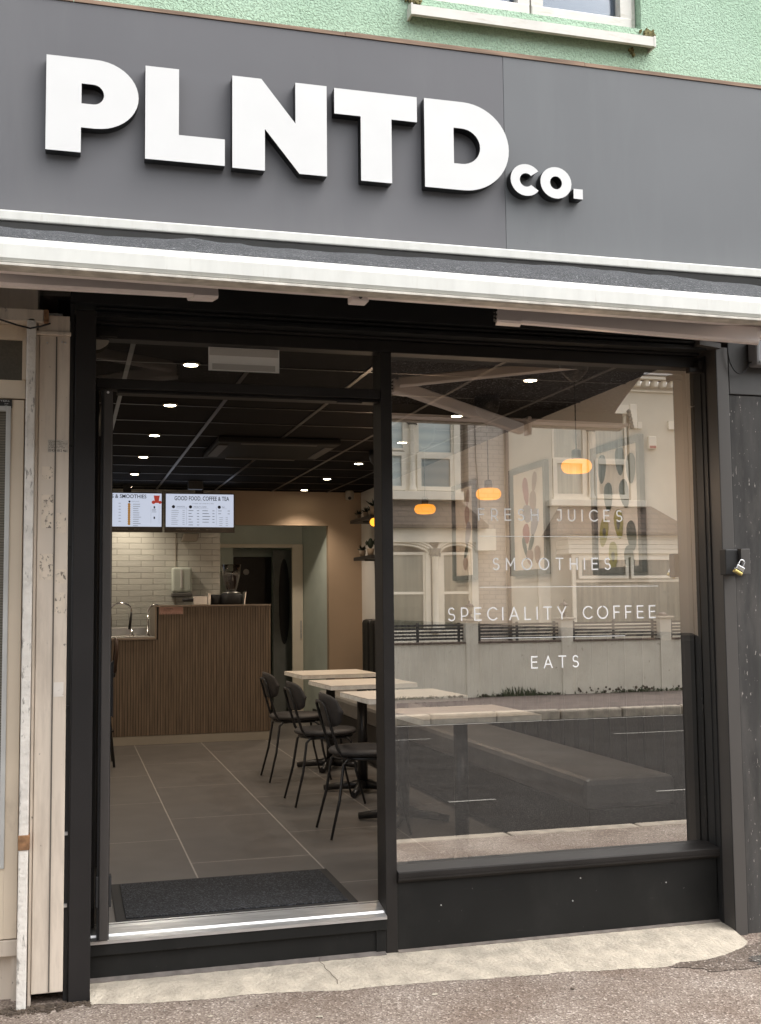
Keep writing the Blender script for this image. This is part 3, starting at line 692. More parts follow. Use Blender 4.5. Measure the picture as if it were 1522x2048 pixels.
# crack, damp stain and patch on the pavement
b = NB(); p = Vector((1.02,.12,.043)); pts = []
for k in range(9):
    pts.append(p.copy()); p += Vector((random.uniform(-.012,.014), -.034, -.0046))
tube(b, pts[:8], .0012, 4); obj('crack', b, 'dirt', bpy.data.objects['step'])
def blotch(name, cx, cy, rx, ry, z, m, label, cat, seed):
    rd = random.Random(seed); b = NB(); ph = [rd.uniform(0,6.28) for _ in range(5)]
    vv = []
    for k in range(90):
        a = 2*PI*k/90; q = 1+.12*math.sin(2*a+ph[0])+.08*math.sin(5*a+ph[1])+.05*math.sin(11*a+ph[2])+.03*math.sin(23*a+ph[3])+rd.uniform(-.02,.02)
        vv.append(b.verts.new((cx+rx*q*math.cos(a), cy+ry*q*math.sin(a), z)))
    b.faces.new(vv); return tag(obj(name, b, m), label, cat)
M['damp'] = speckle('damp tarmac', (.13, .10, .08), [(.25, (.17, .135, .11)), (.55, (.22, .18, .15)), (.8, (.09, .07, .06)), (.94, (.46, .40, .35))], 150, rough=.7, big=(.7, .66, .62))
M['patch'] = speckle('old dark tarmac', (.07, .062, .056), [(.25, (.10, .09, .08)), (.6, (.14, .125, .11)), (.85, (.05, .045, .04)), (.96, (.5, .47, .43))], 110, rough=.8, big=(.6, .58, .56))
blotch('damp_stain', 3.0, -.27, .56, .17, .003, 'damp', 'damp darker stain on the pavement before the padlocked rail', 'stain', 4)
blotch('tarmac_patch', 3.02, -.36, .28, .085, .005, 'patch', 'small black tarmac patch within the damp stain', 'patch', 9)
gi = 0
for cx, cy, r_ in ((1.372,-.323,.012),(.461,-.153,.007),(.52,-.30,.009),(1.9,-.42,.010),(.9,-.42,.012),(.70,-.245,.006)):
    gi += 1
    g_ = blotch('chewing_gum', cx, cy, r_, r_*.8, .0035, 'conc' if gi % 2 else 'dirt', 'flattened spot of chewing gum on the pavement', 'gum', 20+gi); g_['group'] = 'chewing gum spots on the pavement'
b = NB()
for q in range(60):
    x = random.uniform(.1, 3.3); y_ = random.uniform(-.55, -.06); s = random.uniform(.001,.0035)
    bx(b, x-s, x+s, y_-s, y_+s, .001, .001+s, fn=lambda c, x=x, y_=y_, q=q: Vector((x+(c.x-x)*math.cos(q)-(c.y-y_)*math.sin(q), y_+(c.x-x)*math.sin(q)+(c.y-y_)*math.cos(q), c.z)))
tag(obj('pale_grit', b, 'kick'), 'scattered pale grit and crumbs on the pavement', 'grit', kind='stuff')

# open door leaf
dr = thing('shop_door', 'open glazed door with black metal frame seen edge on', 'door', (.15,.1,FZ))
b = NB(); bx(b, .131, .167, .045, .115, .205, 2.362, .004); bx(b, .131, .167, .86, .93, .225, 2.362, .004); bx(b, .132, .166, .115, .86, 2.29, 2.362); bx(b, .132, .166, .115, .86, .225, .31); df = obj('frame', b, mat('door grey metal', (.050,.045,.042), .45, spec=.3, var=.15, vscale=4, stretch=(6,6,.5)), dr)
b = NB(); bx(b, .1235, .131, .06, .10, .205, 2.36); bx(b, .167, .170, .06, .10, .205, 2.36); obj('door_seal', b, 'rubber', df)
b = NB(); quad(b, (.149,.115,.3), (.149,.86,.3), (.149,.86,2.3), (.149,.115,2.3)); obj('pane', b, 'glassd', dr)
for sx in (-1, 1):
    b = NB(); x = .149+sx*.058; bx(b, min(x,.149+sx*.018), max(x,.149+sx*.018), .872, .918, .985, 1.235, .003); bx(b, min(x+sx*.0,x+sx*.004), max(x,x+sx*.004), .868, .92, .98, 1.24); hh = obj('pull_handle', b, 'rubber', dr)
    b = NB()
    for z in (1.01, 1.195): lathe(b, (.149+sx*.043,.862,z), [(.006,.0),(.006,.012)], 10, 'y')
    obj('bolt', b, 'alu', hh)
b = NB(); lathe(b, (.149,.040,2.35), [(.005,0),(.005,.006)], 10, 'y'); obj('pivot_screw', b, 'alu', dr)
b = NB(); bx(b, .118, .131, .05, .09, .33, .45, .003); bx(b, .167, .178, .05, .09, .33, .45, .003); obj('bottom_pivot', b, 'rubber', dr)

# hasp & padlock
b = NB(); bx(b, 2.868, 2.935, -.055, -.005, 1.606, 1.722, .004); hp = obj('lock_housing', b, 'black', None, loc=(2.9,0,1.6)); tag(hp, 'small black steel lock cover on the right shutter rail', 'lock cover')
b = NB(); bx(b, 2.938, 3.018, -.020, -.0105, 1.610, 1.726, .002); bx(b, 2.9365, 2.9395, -.075, -.011, 1.612, 1.724); obj('hasp_plate', b, 'guide', hp)
pk = thing('padlock', 'small brass and steel padlock hanging from the lock cover', 'padlock', (2.915,-.09,1.62))
Rm = Matrix.Rotation(R(28), 4, 'Y')
def rot(bm, c, Mx):
    c = Vector(c)
    for v in bm.verts: v.co = Mx @ (v.co-c) + c
    return bm
pc = (2.912,-.095,1.635)
b = NB(); bx(b, pc[0]-.021, pc[0]+.021, pc[1]-.010, pc[1]+.010, 1.622, 1.645, .003); rot(b, pc, Rm); obj('body', b, 'steel', pk)
b = NB(); bx(b, pc[0]-.021, pc[0]+.021, pc[1]-.0105, pc[1]+.0105, 1.606, 1.6205, .004); rot(b, pc, Rm); obj('brass_base', b, 'brass', pk)
b = NB(); tube(b, [(pc[0]-.013,pc[1],1.643),(pc[0]-.013,pc[1],1.662)]+[(x,pc[1],z) for x, z in arc(pc[0],1.662,.013,.013,180,0,10)]+[(pc[0]+.013,pc[1],1.643)], .0035, 8); rot(b, pc, Rm); obj('shackle', b, 'steel', pk)

# right pilaster, grey box, cable
rp = thing('pilaster', 'flaking dark painted pilaster beside the padlocked shutter rail', 'pilaster', (3.2,0,0))
b = NB(); bx(b, 2.958, 3.9, .012, .35, -.02, 2.443, .003); obj('lower_panel', b, 'darkpil', rp)
b = NB(); bx(b, 2.958, 3.9, .006, .35, 2.447, 3.0, .003); obj('upper_panel', b, mat('upper dark panel', (.05,.048,.046), .5, var=.3, vscale=6), rp)
gb = thing('junction_box', 'grey plastic box on the dark wall under the awning corner', 'electrical box', (3.1,0,2.6))
b = NB(); bx(b, 3.060, 3.30, -.07, .004, 2.575, 2.70, .010); obj('box', b, 'greybox', gb)
b = NB()
for x in (3.098, 3.122, 3.15): tube(b, [(x,-.074,2.585),(x+.012,-.074,2.64),(x+.016,-.074,2.70)], .006, 6)
obj('rib', b, 'pinkwhite', gb)
b = NB(); lathe(b, (3.075,-.076,2.59), [(.006,0),(.006,.006)], 12, 'y'); obj('screw', b, 'dgrey', gb)
b = NB(); tube(b, [(3.0+.055*math.cos(R(a))*1.1,-.02,2.66+.12*math.sin(R(a))) for a in range(170, 330, 12)]+[(3.075,-.03,2.60),(3.10,-.03,2.63)], .0035, 6)
tag(obj('power_cable', b, 'rubber', None), 'thin black cable looping below the grey box on the dark pilaster', 'cable')

# ================================================================== NEIGHBOUR (left)
nb = thing('neighbour_shopfront', 'cream painted doorway and pilaster of the shop next door', 'shopfront', (-.6,0,0))
b = NB(); bx(b, -.115, .0, .0, .3, .045, 2.56, .003); obj('pilaster', b, 'creamalu', nb)
pl = nb.children[0]
b = NB(); bx(b, -.0535, -.0485, -.0035, .0005, .05, 2.555); obj('groove', b, mat('groove', (.10,.085,.07), .7), pl)
b = NB(); bx(b, -.128, .003, -.012, .01, 2.56, 2.575, .003); bx(b, -.120, -.002, -.002, .2, 2.575, 2.64, .002); obj('cap', b, 'creamalu', pl)
b = NB(); bx(b, -.128, -.1165, .006, .2, .0, 2.56, .002); obj('edge_strip', b, 'creamalu', pl)
for z, x in ((2.53,-.087),(2.535,-.030),(2.532,-.018)):
    bb = NB(); lathe(bb, (x,-.004,z), [(.0035,0),(.0035,.004)], 8, 'y'); obj('screw', bb, 'alu', pl)
b = NB(); bx(b, -.080, -.004, -.0022, -.0002, 2.096, 2.146); st = obj('phone_sticker', b, 'paper', pl)
b = NB(); textmesh(b, '07430 812 461', -.077, 2.099, .010, -.0030, width=.070)
for q in range(5): textmesh(b, 'il IMl lm nllIi mil'[q:14+q], -.076, 2.113+q*.0062, .004, -.0030, width=.06-.006*(q % 3))
obj('sticker_text', b, 'ink', st)
b = NB(); bx(b, -.047, -.010, -.0022, -.0002, 1.150, 1.205); obj('torn_sticker', b, mat('torn paper', (.66,.61,.55), .8, var=.1, mask=[(30, .56, .6, (.40,.35,.28))]), pl)
for (x0, x1, z0, z1, s) in ((-.100,-.060,1.99,2.04,3), (-.044,-.008,1.78,1.86,5), (-.044,-.006,1.585,1.64,2), (-.100,-.056,1.80,1.93,4), (-.046,-.008,1.47,1.55,7), (-.105,-.055,1.60,1.70,8)):
    b = NB(); bx(b, x0, x1, -.0012, -.0002, z0, z1); obj('glue_residue', b, mat('residue', (.66,.57,.46), .85, var=.1, vscale=20, mask=[(55+s, .54, .58, (.20,.17,.14), (1,1,.7)), (18, .5, .6, (.70,.60,.49))]), pl)
b = NB(); bx(b, -1.3, -.166, .10, .3, 2.56, 2.62, .003); bx(b, -1.3, -.168, .08, .3, 2.318, 2.392, .003); nf = obj('door_surround', b, 'cream', nb)
b = NB(); bx(b, -.182, -.167, .06, .3, 2.392, 2.56); obj('transom_jamb', b, 'cream', nf)
b = NB(); bx(b, -1.2, -.182, .12, .13, 2.392, 2.56); obj('transom_pane', b, mat('obscured glass', (.11,.10,.08), .3, var=.15, vscale=120), nb)
b = NB(); bx(b, -.222, -.172, .075, .12, .236, 2.312, .002); bx(b, -1.2, -.222, .075, .12, 2.285, 2.312); bx(b, -1.2, -.222, .075, .12, .236, .5); nd = obj('door', b, 'cream', nb)
b = NB(); bx(b, -.240, -.221, .068, .1, .5, 2.285, .002); bx(b, -1.2, -.24, .068, .1, 2.266, 2.285); obj('glazing_bead', b, mat('grey bead', (.52,.52,.50), .5), nd)
b = NB(); bx(b, -1.2, -.24, .095, .1, .5, 2.266); obj('door_pane', b, stripes('ribbed glass', (.10,.09,.07), (.20,.18,.14), 30, 'Z', dist=.5), nd)
b = NB(); bx(b, -.38, -.218, .070, .0745, 2.278, 2.312); sg_ = obj('door_plate', b, 'black', nd)
b = NB(); textmesh(b, 'SHUTTERS', -.300, 2.302, .006, .069, width=.072); textmesh(b, 'OOR', -.246, 2.292, .004, .069, width=.014); textmesh(b, '24hr', -.246, 2.284, .004, .069, width=.014); obj('plate_text', b, 'letterw', sg_)
b = NB(); bx(b, -1.3, -.166, .07, .3, .172, .232, .003); bx(b, -.19, -.166, .09, .3, -.01, .172); bx(b, -1.3, -.19, .12, .3, -.01, .172); obj('door_threshold', b, 'creamalu', nb)
b = NB(); bx(b, -1.3, -.125, .04, .3, 2.62, 2.9); bx(b, -1.3, -.10, -.03, .04, 2.605, 2.655, .004); bx(b, -1.3, -2.4, .0, .3, 0, 2.9); obj('shop_header', b, 'creamalu', nb)
b = NB(); bx(b, -.10, -.082, -.032, .02, 2.605, 2.655, .003); obj('terminal_cap', b, 'rust', nb)
pp = thing('drainpipe', 'peeling white pole standing between the two shopfronts', 'pipe', (-.143,-.01,0))
b = NB(); bx(b, -.163, -.128, -.03, .03, -.01, 2.62, .005, fn=lambda c: Vector((c.x-.004*(1-c.z/2.6), c.y, c.z))); obj('shaft', b, 'peel', pp)
b = NB(); bx(b, -.168, -.126, -.036, .03, .585, .640, .003); obj('rusty_clamp', b, 'rust', pp)
b = NB(); tube(b, [(-.5,-.04,2.66),(-.25,-.04,2.60),(-.2,-.04,2.585),(-.15,-.04,2.575),(-.11,-.04,2.585),(-.075,-.035,2.60)], .0035, 6)
tag(obj('hanging_cable', b, 'rubber', None), 'black cable sagging across the top of the cream doorway', 'cable')
b = NB()
for q in range(420):
    x = random.gauss(-.09,.10); y_ = -abs(random.gauss(0,.035))-.002; s = random.uniform(.0015,.006)
    bx(b, x-s, x+s, y_-s, y_+s, 0, s*1.2, fn=lambda c, x=x, y_=y_, q=q: Vector((x+(c.x-x)*math.cos(q)-(c.y-y_)*math.sin(q), y_+(c.x-x)*math.sin(q)+(c.y-y_)*math.cos(q), c.z)))
tag(obj('dirt_litter', b, 'dirt'), 'loose dirt gathered at the foot of the cream pilaster', 'dirt', kind='stuff')

# ================================================================== INTERIOR OBJECTS
# counter
ct = thing('service_counter', 'stepped walnut slatted service counter at the back of the shop', 'counter', (.9,6.1,FZ))
b = NB(); bx(b, -.02, .80, 6.115, 6.75, .30, 1.175); bx(b, .80, 1.855, 6.115, 6.75, .30, 1.475); obj('body', b, 'shelf', ct)
b = NB(); x = -.02
while x < 1.85:
    bx(b, x+.002, x+.022, 6.10, 6.116, .302, 1.175 if x < .79 else 1.474); x += .0245
obj('slat_cladding', b, 'slat', ct)
b = NB(); bx(b, -.02, .797, 6.085, 6.77, 1.176, 1.194, .002); obj('worktop', b, 'ctop', ct)
b = NB(); bx(b, .785, 1.868, 6.085, 6.77, 1.476, 1.492, .002); bx(b, .783, .80, 6.09, 6.77, 1.194, 1.476); obj('worktop', b, 'ctop', ct)
b = NB(); bx(b, -.02, 1.85, 6.105, 6.7, FZ, .30, .002); obj('plinth', b, 'kick', ct)
b = NB(); bx(b, .822, 1.04, 6.092, 6.0985, 1.408, 1.476); nt_ = tag(obj('counter_notice', b, 'pink'), 'small pink notice stuck on the counter front under its raised top', 'notice')
b = NB(); textmesh(b, 'ALLERGENS', .86, 1.452, .010, 6.0905, width=.09); textmesh(b, 'please ask', .86, 1.436, .009, 6.0905, width=.06); textmesh(b, 'il lm nli mil nlm il lmi', .83, 1.414, .008, 6.0905, width=.19); obj('notice_text', b, 'ink', nt_)
# sink & taps
b = NB(); ringframe(b, 0, 0, 0, 0, 0, 0, 0, 0); b.free()
sk = NB(); bx(sk, .25, .79, 6.25, 6.70, 1.195, 1.203, .002); s_ = tag(obj('sink', sk, 'silver'), 'steel sink set in the low part of the counter', 'sink')
b = NB(); bx(b, .30, .74, 6.68, 6.70, 1.203, 1.28, .004); obj('upstand', b, 'silver', s_)
def tap(x, y, mirror, label, name='kitchen_tap'):
    t = thing(name, label, 'tap', (x,y,1.203))
    b = NB(); lathe(b, (x,y,1.203), [(.022,0),(.022,.012),(.012,.02),(.012,.07)], 16); obj('base', b, 'steel', t)
    b = NB()
    if mirror: tube(b, [(x-.2,y,1.24),(x-.2,y,1.44)]+[(a,y,c) for a, c in arc(x-.10,1.44,.10,.075,180,20,12)]+[(x-.004,y,1.43)], .008, 8)
    else: tube(b, [(x,y,1.26),(x,y,1.42)]+[(a,y,c) for a, c in arc(x+.065,1.42,.065,.075,180,40,10)], .009, 8)
    obj('spout', b, 'steel', t)
    if mirror:
        b = NB(); tube(b, [(x-.003,y,1.43),(x-.01,y,1.37),(x-.02,y,1.27)], [.008,.012,.013], 10); obj('spray_head', b, 'rubber', t)
        b = NB(); lathe(b, (x-.2,y,1.203), [(.02,0),(.02,.2),(.01,.21)], 12); obj('column', b, 'steel', t)
tap(.585, 6.3, True, 'pull down spray tap with black head over the sink')
tap(.735, 6.35, False, 'plain chrome arched tap beside the raised counter')
tl = thing('till', 'dark till screen at the left end of the counter', 'till', (.24,6.3,1.194))
b = NB(); bx(b, .10, .315, 6.28, 6.30, 1.20, 1.43, .004); obj('screen', b, 'shelf', tl)
b = NB(); bx(b, .14, .28, 6.30, 6.40, 1.194, 1.205, .003); bx(b, .19, .22, 6.30, 6.32, 1.2, 1.3); obj('stand', b, 'rubber', tl)
cr = tag(obj('card_reader', bx(NB(), .325, .372, 6.22, 6.32, 1.195, 1.225, .006), 'notice'), 'pale card reader on the counter beside the till', 'card reader')
# grinder + espresso bits
gr = thing('coffee_grinder', 'black coffee grinder with clear bean hopper on the raised counter', 'coffee grinder', (1.52,6.35,1.492))
gz = 1.492
b = NB(); lathe(b, (1.525,6.35,gz), [(.10,0),(.11,.01),(.112,.09),(.09,.105)], 28); obj('body', b, 'rubber', gr)
b = NB(); lathe(b, (1.525,6.35,gz+.106), [(.085,0),(.09,.006),(.045,.018)], 24); obj('collar', b, 'silver', gr)
b = NB(); lathe(b, (1.525,6.35,gz+.124), [(.045,0),(.055,.03),(.085,.15),(.093,.26)], 28); obj('hopper', b, 'hopper', gr)
b = NB(); lathe(b, (1.525,6.35,gz+.126), [(.040,0),(.050,.03),(.076,.145),(.079,.165)], 24); obj('beans', b, 'beans', gr)
b = NB(); bx(b, 1.635, 1.648, 6.28, 6.42, gz, gz+.12, .002, fn=lambda c: Vector((c.x+(c.z-gz)*.12, c.y, c.z))); obj('side_plate', b, 'silver', gr)
em = thing('espresso_tools', 'steel knock box and portafilter standing left of the grinder', 'coffee tools', (1.25,6.3,gz))
b = NB(); bx(b, 1.15, 1.285, 6.25, 6.36, gz+.001, gz+.085, .004); bx(b, 1.288, 1.318, 6.26, 6.34, gz+.001, gz+.11, .003); obj('knock_box', b, 'silver', em)
b = NB(); tube(b, [(1.05,6.24,gz+.045),(1.15,6.25,gz+.045)], .016, 10); obj('portafilter', b, 'rubber', em)
b = NB(); lathe(b, (1.375,6.35,gz), [(.055,0),(.06,.02),(.06,.085),(.05,.095)], 20); obj('tamping_cup', b, 'rubber', em)
# paper towel dispenser
pt = thing('towel_dispenser', 'white paper towel dispenser mounted on the tiled wall', 'dispenser', (1.2,7.38,1.6))
b = NB(); bx(b, 1.045, 1.245, 7.27, 7.395, 1.62, 1.88, .02); obj('cover', b, 'wallgreen', pt)
b = NB(); bx(b, 1.04, 1.25, 7.26, 7.395, 1.575, 1.617, .01); obj('tray', b, 'dgrey', pt)
b = NB(); bx(b, 1.128, 1.150, 7.262, 7.27, 1.66, 1.86, .004); obj('window_slot', b, 'letterw', pt)
b = NB(); bx(b, 1.14, 1.30, 7.30, 7.398, 2.15, 2.235, .01, fn=lambda c: Vector((c.x+(c.z-2.15)*.3, c.y, c.z))); tag(obj('wall_heater', b, 'kick'), 'small pale unit on the tiles just below the right menu screen', 'wall unit')
b = NB(); bx(b, 1.085, 1.092, 7.385, 7.399, .5, 2.5); tag(obj('tile_trim', b, 'kick'), 'slim vertical trim strip joining the two tiled areas', 'trim')

# menu screens
def screen(x0, x1, z0, z1, y, label, content):
    t = thing('menu_screen', label, 'menu screen', ((x0+x1)/2, y, z0), 'menu screens over the counter')
    b = NB(); bx(b, x0-.012, x1+.012, y+.002, y+.04, z0-.055, z1+.012, .003); obj('housing', b, 'bezel', t)
    b = NB(); bx(b, x0, x1, y-.002, y+.0015, z0, z1); obj('display', b, 'screen', t)
    content(t, x0, x1, z0, z1, y-.004)
    b = NB(); bx(b, (x0+x1)/2-.04, (x0+x1)/2+.04, y+.041, y+.08, z1-.1, 2.70); obj('mount', b, 'black', t)
    b = NB(); textmesh(b, 'PLEASE ORDER AT THE COUNTER', x0+.1, z0-.030, .008, y-.001, width=.24); textmesh(b, '@plntdco', x0+.40, z0-.030, .009, y-.001, width=.06); obj('footer_text', b, 'paper', t)
def lines(bm, x, z, n, wd, st, y, h=.004, price=None):
    for i in range(n):
        wq = wd*random.uniform(.55, 1); bx(bm, x, x+wq, y, y+.001, z-i*st-h, z-i*st)
        if price: bx(bm, price, price+.022, y, y+.001, z-i*st-h, z-i*st)
def c_food(t, x0, x1, z0, z1, y):
    b = NB(); textmesh(b, 'GOOD FOOD, COFFEE & TEA', x0+.085, z1-.072, .050, y, width=.55, bold=.012); obj('heading', b, 'screenink', t)
    b = NB(); textmesh(b, 'TO DRINK  HOT, WARM, AND COOL', x0+.26, z1-.100, .009, y, width=.22)
    for x, s, w_ in ((.105,'SANDWICHES',.085), (.275,'SPECIALITY COFFEE',.13), (.56,'TEAS',.03)):
        textmesh(b, s, x0+x, z1-.136, .013, y, width=w_)
        bx(b, x0+x, x0+x+w_+.02, y, y+.001, z1-.145, z1-.144)
    lines(b, x0+.055, z1-.165, 8, .08, .020, y, .003, x0+.165)
    lines(b, x0+.225, z1-.165, 6, .05, .029, y, .005, x0+.310)
    lines(b, x0+.365, z1-.165, 5, .08, .029, y, .005, x0+.465)
    lines(b, x0+.525, z1-.165, 2, .05, .029, y, .005, x0+.62)
    lines(b, x0+.535, z1-.235, 5, .05, .020, y, .003, x0+.60)
    for x in (.205, .505): bx(b, x0+x, x0+x+.0012, y, y+.001, z0+.02, z1-.13)
    obj('menu_text', b, 'screengrey', t)
    b = NB()
    for x in (.075, .245, .535): lathe(b, (x0+x,y,z1-.130), [(.016,0),(.016,.001)], 16, 'y')
    obj('menu_icon', b, 'screenink', t)
def c_smooth(t, x0, x1, z0, z1, y):
    b = NB(); textmesh(b, 'JUICES & SMOOTHIES', x0+.06, z1-.062, .050, y, width=.46, bold=.012); obj('heading', b, 'screenink', t)
    b = NB(); textmesh(b, 'FRESH JUICES', x0+.375, z1-.088, .010, y, width=.075)
    lines(b, x0+.390, z1-.108, 11, .08, .0215, y, .004); lines(b, x0+.05, z1-.1, 7, .12, .03, y, .004, x0+.25)
    lines(b, x0+.575, z1-.16, 3, .05, .012, y, .003); 
    for a in (x0+.565, x0+.645): bx(b, a, a+.001, y, y+.001, z0+.03, z1-.12)
    obj('menu_text', b, 'screengrey', t)
    b = NB()
    for i in range(10): lathe(b, (x0+.352,y,z1-.112-i*.0215), [(.014,0),(.014,.001)], 10, 'y')
    for v in b.verts: v.co.z = v.co.z
    obj('food_photo', b, 'orangefood', t)
    b = NB(); lathe(b, (x0+.355,y,z1-.084), [(.010,0),(.010,.001)], 12, 'y'); bx(b, x0+.592, x0+.606, y, y+.001, z1-.15, z1-.128); bx(b, x0+.592, x0+.606, y, y+.001, z1-.255, z1-.233); obj('menu_icon', b, 'screenink', t)
    b = NB(); quad(b, (x0+.605,y,z1-.095), (x0+.640,y,z1-.095), (x0+.652,y,z1-.02), (x0+.592,y,z1-.02)); lathe(b, (x0+.59,y,z1-.088), [(.018,0),(.018,.001)], 12, 'y'); lathe(b, (x0+.655,y,z1-.088), [(.016,0),(.016,.001)], 12, 'y'); obj('red_cup', b, 'reddrink', t)
def c_green(t, x0, x1, z0, z1, y):
    b = NB(); quad(b, (x0+.600,y,z1-.095), (x0+.628,y,z1-.095), (x0+.64,y,z1-.01), (x0+.59,y,z1-.01)); lathe(b, (x0+.645,y,z1-.06), [(.022,0),(.022,.001)], 12, 'y'); obj('green_glass', b, 'greendrink', t)
    b = NB(); textmesh(b, 'BREAKFAST', x0+.06, z1-.062, .050, y, width=.4, bold=.012); obj('heading', b, 'screenink', t)
screen(.945, 1.625, 2.275, 2.608, 6.9, 'menu screen headed GOOD FOOD, COFFEE & TEA', c_food)
screen(.232, .902, 2.275, 2.608, 6.9, 'middle menu screen with a red smoothie cup and row of orange bowls', c_smooth)
screen(-.50+.02, .19-.01, 2.275, 2.608, 6.9, 'leftmost menu screen showing a green juice glass, mostly hidden by the frame', c_green)

# corridor contents
cd = thing('corridor_door', 'dark closed door with a round sign down the corridor', 'door', (2.2,9.18,FZ))
b = NB(); bx(b, 1.92, 2.411, 9.15, 9.19, FZ, 2.065, .003); obj('leaf', b, 'doord', cd)
b = NB(); bx(b, 1.86, 1.919, 9.14, 9.195, FZ, 2.12); bx(b, 2.412, 2.47, 9.14, 9.195, FZ, 2.12); bx(b, 1.919, 2.412, 9.14, 9.195, 2.067, 2.12); obj('door_frame', b, 'wallgreen', cd)
b = NB(); lathe(b, (2.097,9.135,1.882), [(.036,0),(.036,.010)], 24, 'y'); obj('round_sign', b, 'notice2', cd)
od = thing('side_door', 'half open grey door with a tall oval dark window in the corridor', 'door', (2.6,8.6,FZ))
b = NB(); bx(b, 2.33, 2.58, 8.585, 8.615, FZ, 2.12, .003); obj('leaf', b, mat('grey door', (.22,.23,.22), .6), od)
b = NB(); 
ov = [(2.46+.062*math.cos(R(a)), 1.52+.50*(1 if math.sin(R(a))>0 else -1)*abs(math.sin(R(a)))**.8) for a in range(0,360,12)]
shape('oval_window', [ov], 8.572, .012, 'rubber', 'rubber', od); b.free()
b = NB(); bx(b, 2.455, 2.578, 8.05, 8.088, FZ, 2.165, .003); bx(b, 1.56, 2.455, 8.05, 8.088, 2.125, 2.165); obj('outer_frame', b, 'trim', cd)
b = NB(); bx(b, 2.545, 2.56, 8.035, 8.05, 1.1, 1.3, .002); tag(obj('door_keep', b, 'alu'), 'small metal keep on the pale corridor frame', 'latch')
b = NB(); bx(b, 1.60, 1.82, 8.3, 8.6, 1.87, 2.16); tag(obj('corridor_cupboard', b, 'wallgreen'), 'pale wall cupboard in the corridor behind the bean hopper', 'cupboard')

# tables
def table(x, y, rz, first):
    t = thing('cafe_table', '', 'table', (x,y,FZ), 'square tables along the banquette')
    T = .74
    b = NB(); bx(b, x-.30, x+.30, y-.285, y+.285, FZ+T-.006, FZ+T, .001); obj('tabletop', b, 'tabletop', t)
    b = NB(); bx(b, x-.30, x+.30, y-.285, y+.285, FZ+T-.030, FZ+T-.0065, .001); obj('edge_band', b, 'tedge', t)
    b = NB(); tube(b, [(x,y,FZ+.04),(x,y,FZ+T-.045)], .035, 20); bx(b, x-.17, x+.17, y-.03, y+.03, FZ+T-.045, FZ+T-.0305); obj('column', b, 'tubeblack', t)
    b = NB()
    for k in range(4):
        a = k*PI/2+PI/4+.25; c, s = math.cos(a), math.sin(a)
        tube(b, [(x,y,FZ+.055),(x+c*.14,y+s*.14,FZ+.040),(x+c*.27,y+s*.27,FZ+.022)], [.034,.026,.020], 10)
    obj('base', b, 'tubeblack', t)
    return t
t0 = table(1.865, .735, 0, True); t0['label'] = 'nearest table, standing wholly behind the shop window'; t0.rotation_euler.z = R(3)
for (x, y, l_) in ((1.915,1.90,'second nearest table, its corner poking left of the window mullion'), (1.945,2.97,'third nearest table, third back from the window'), (1.985,4.10,'farthest table, closest to the slatted counter')):
    c = dup(t0, (x,y,FZ), label=l_)
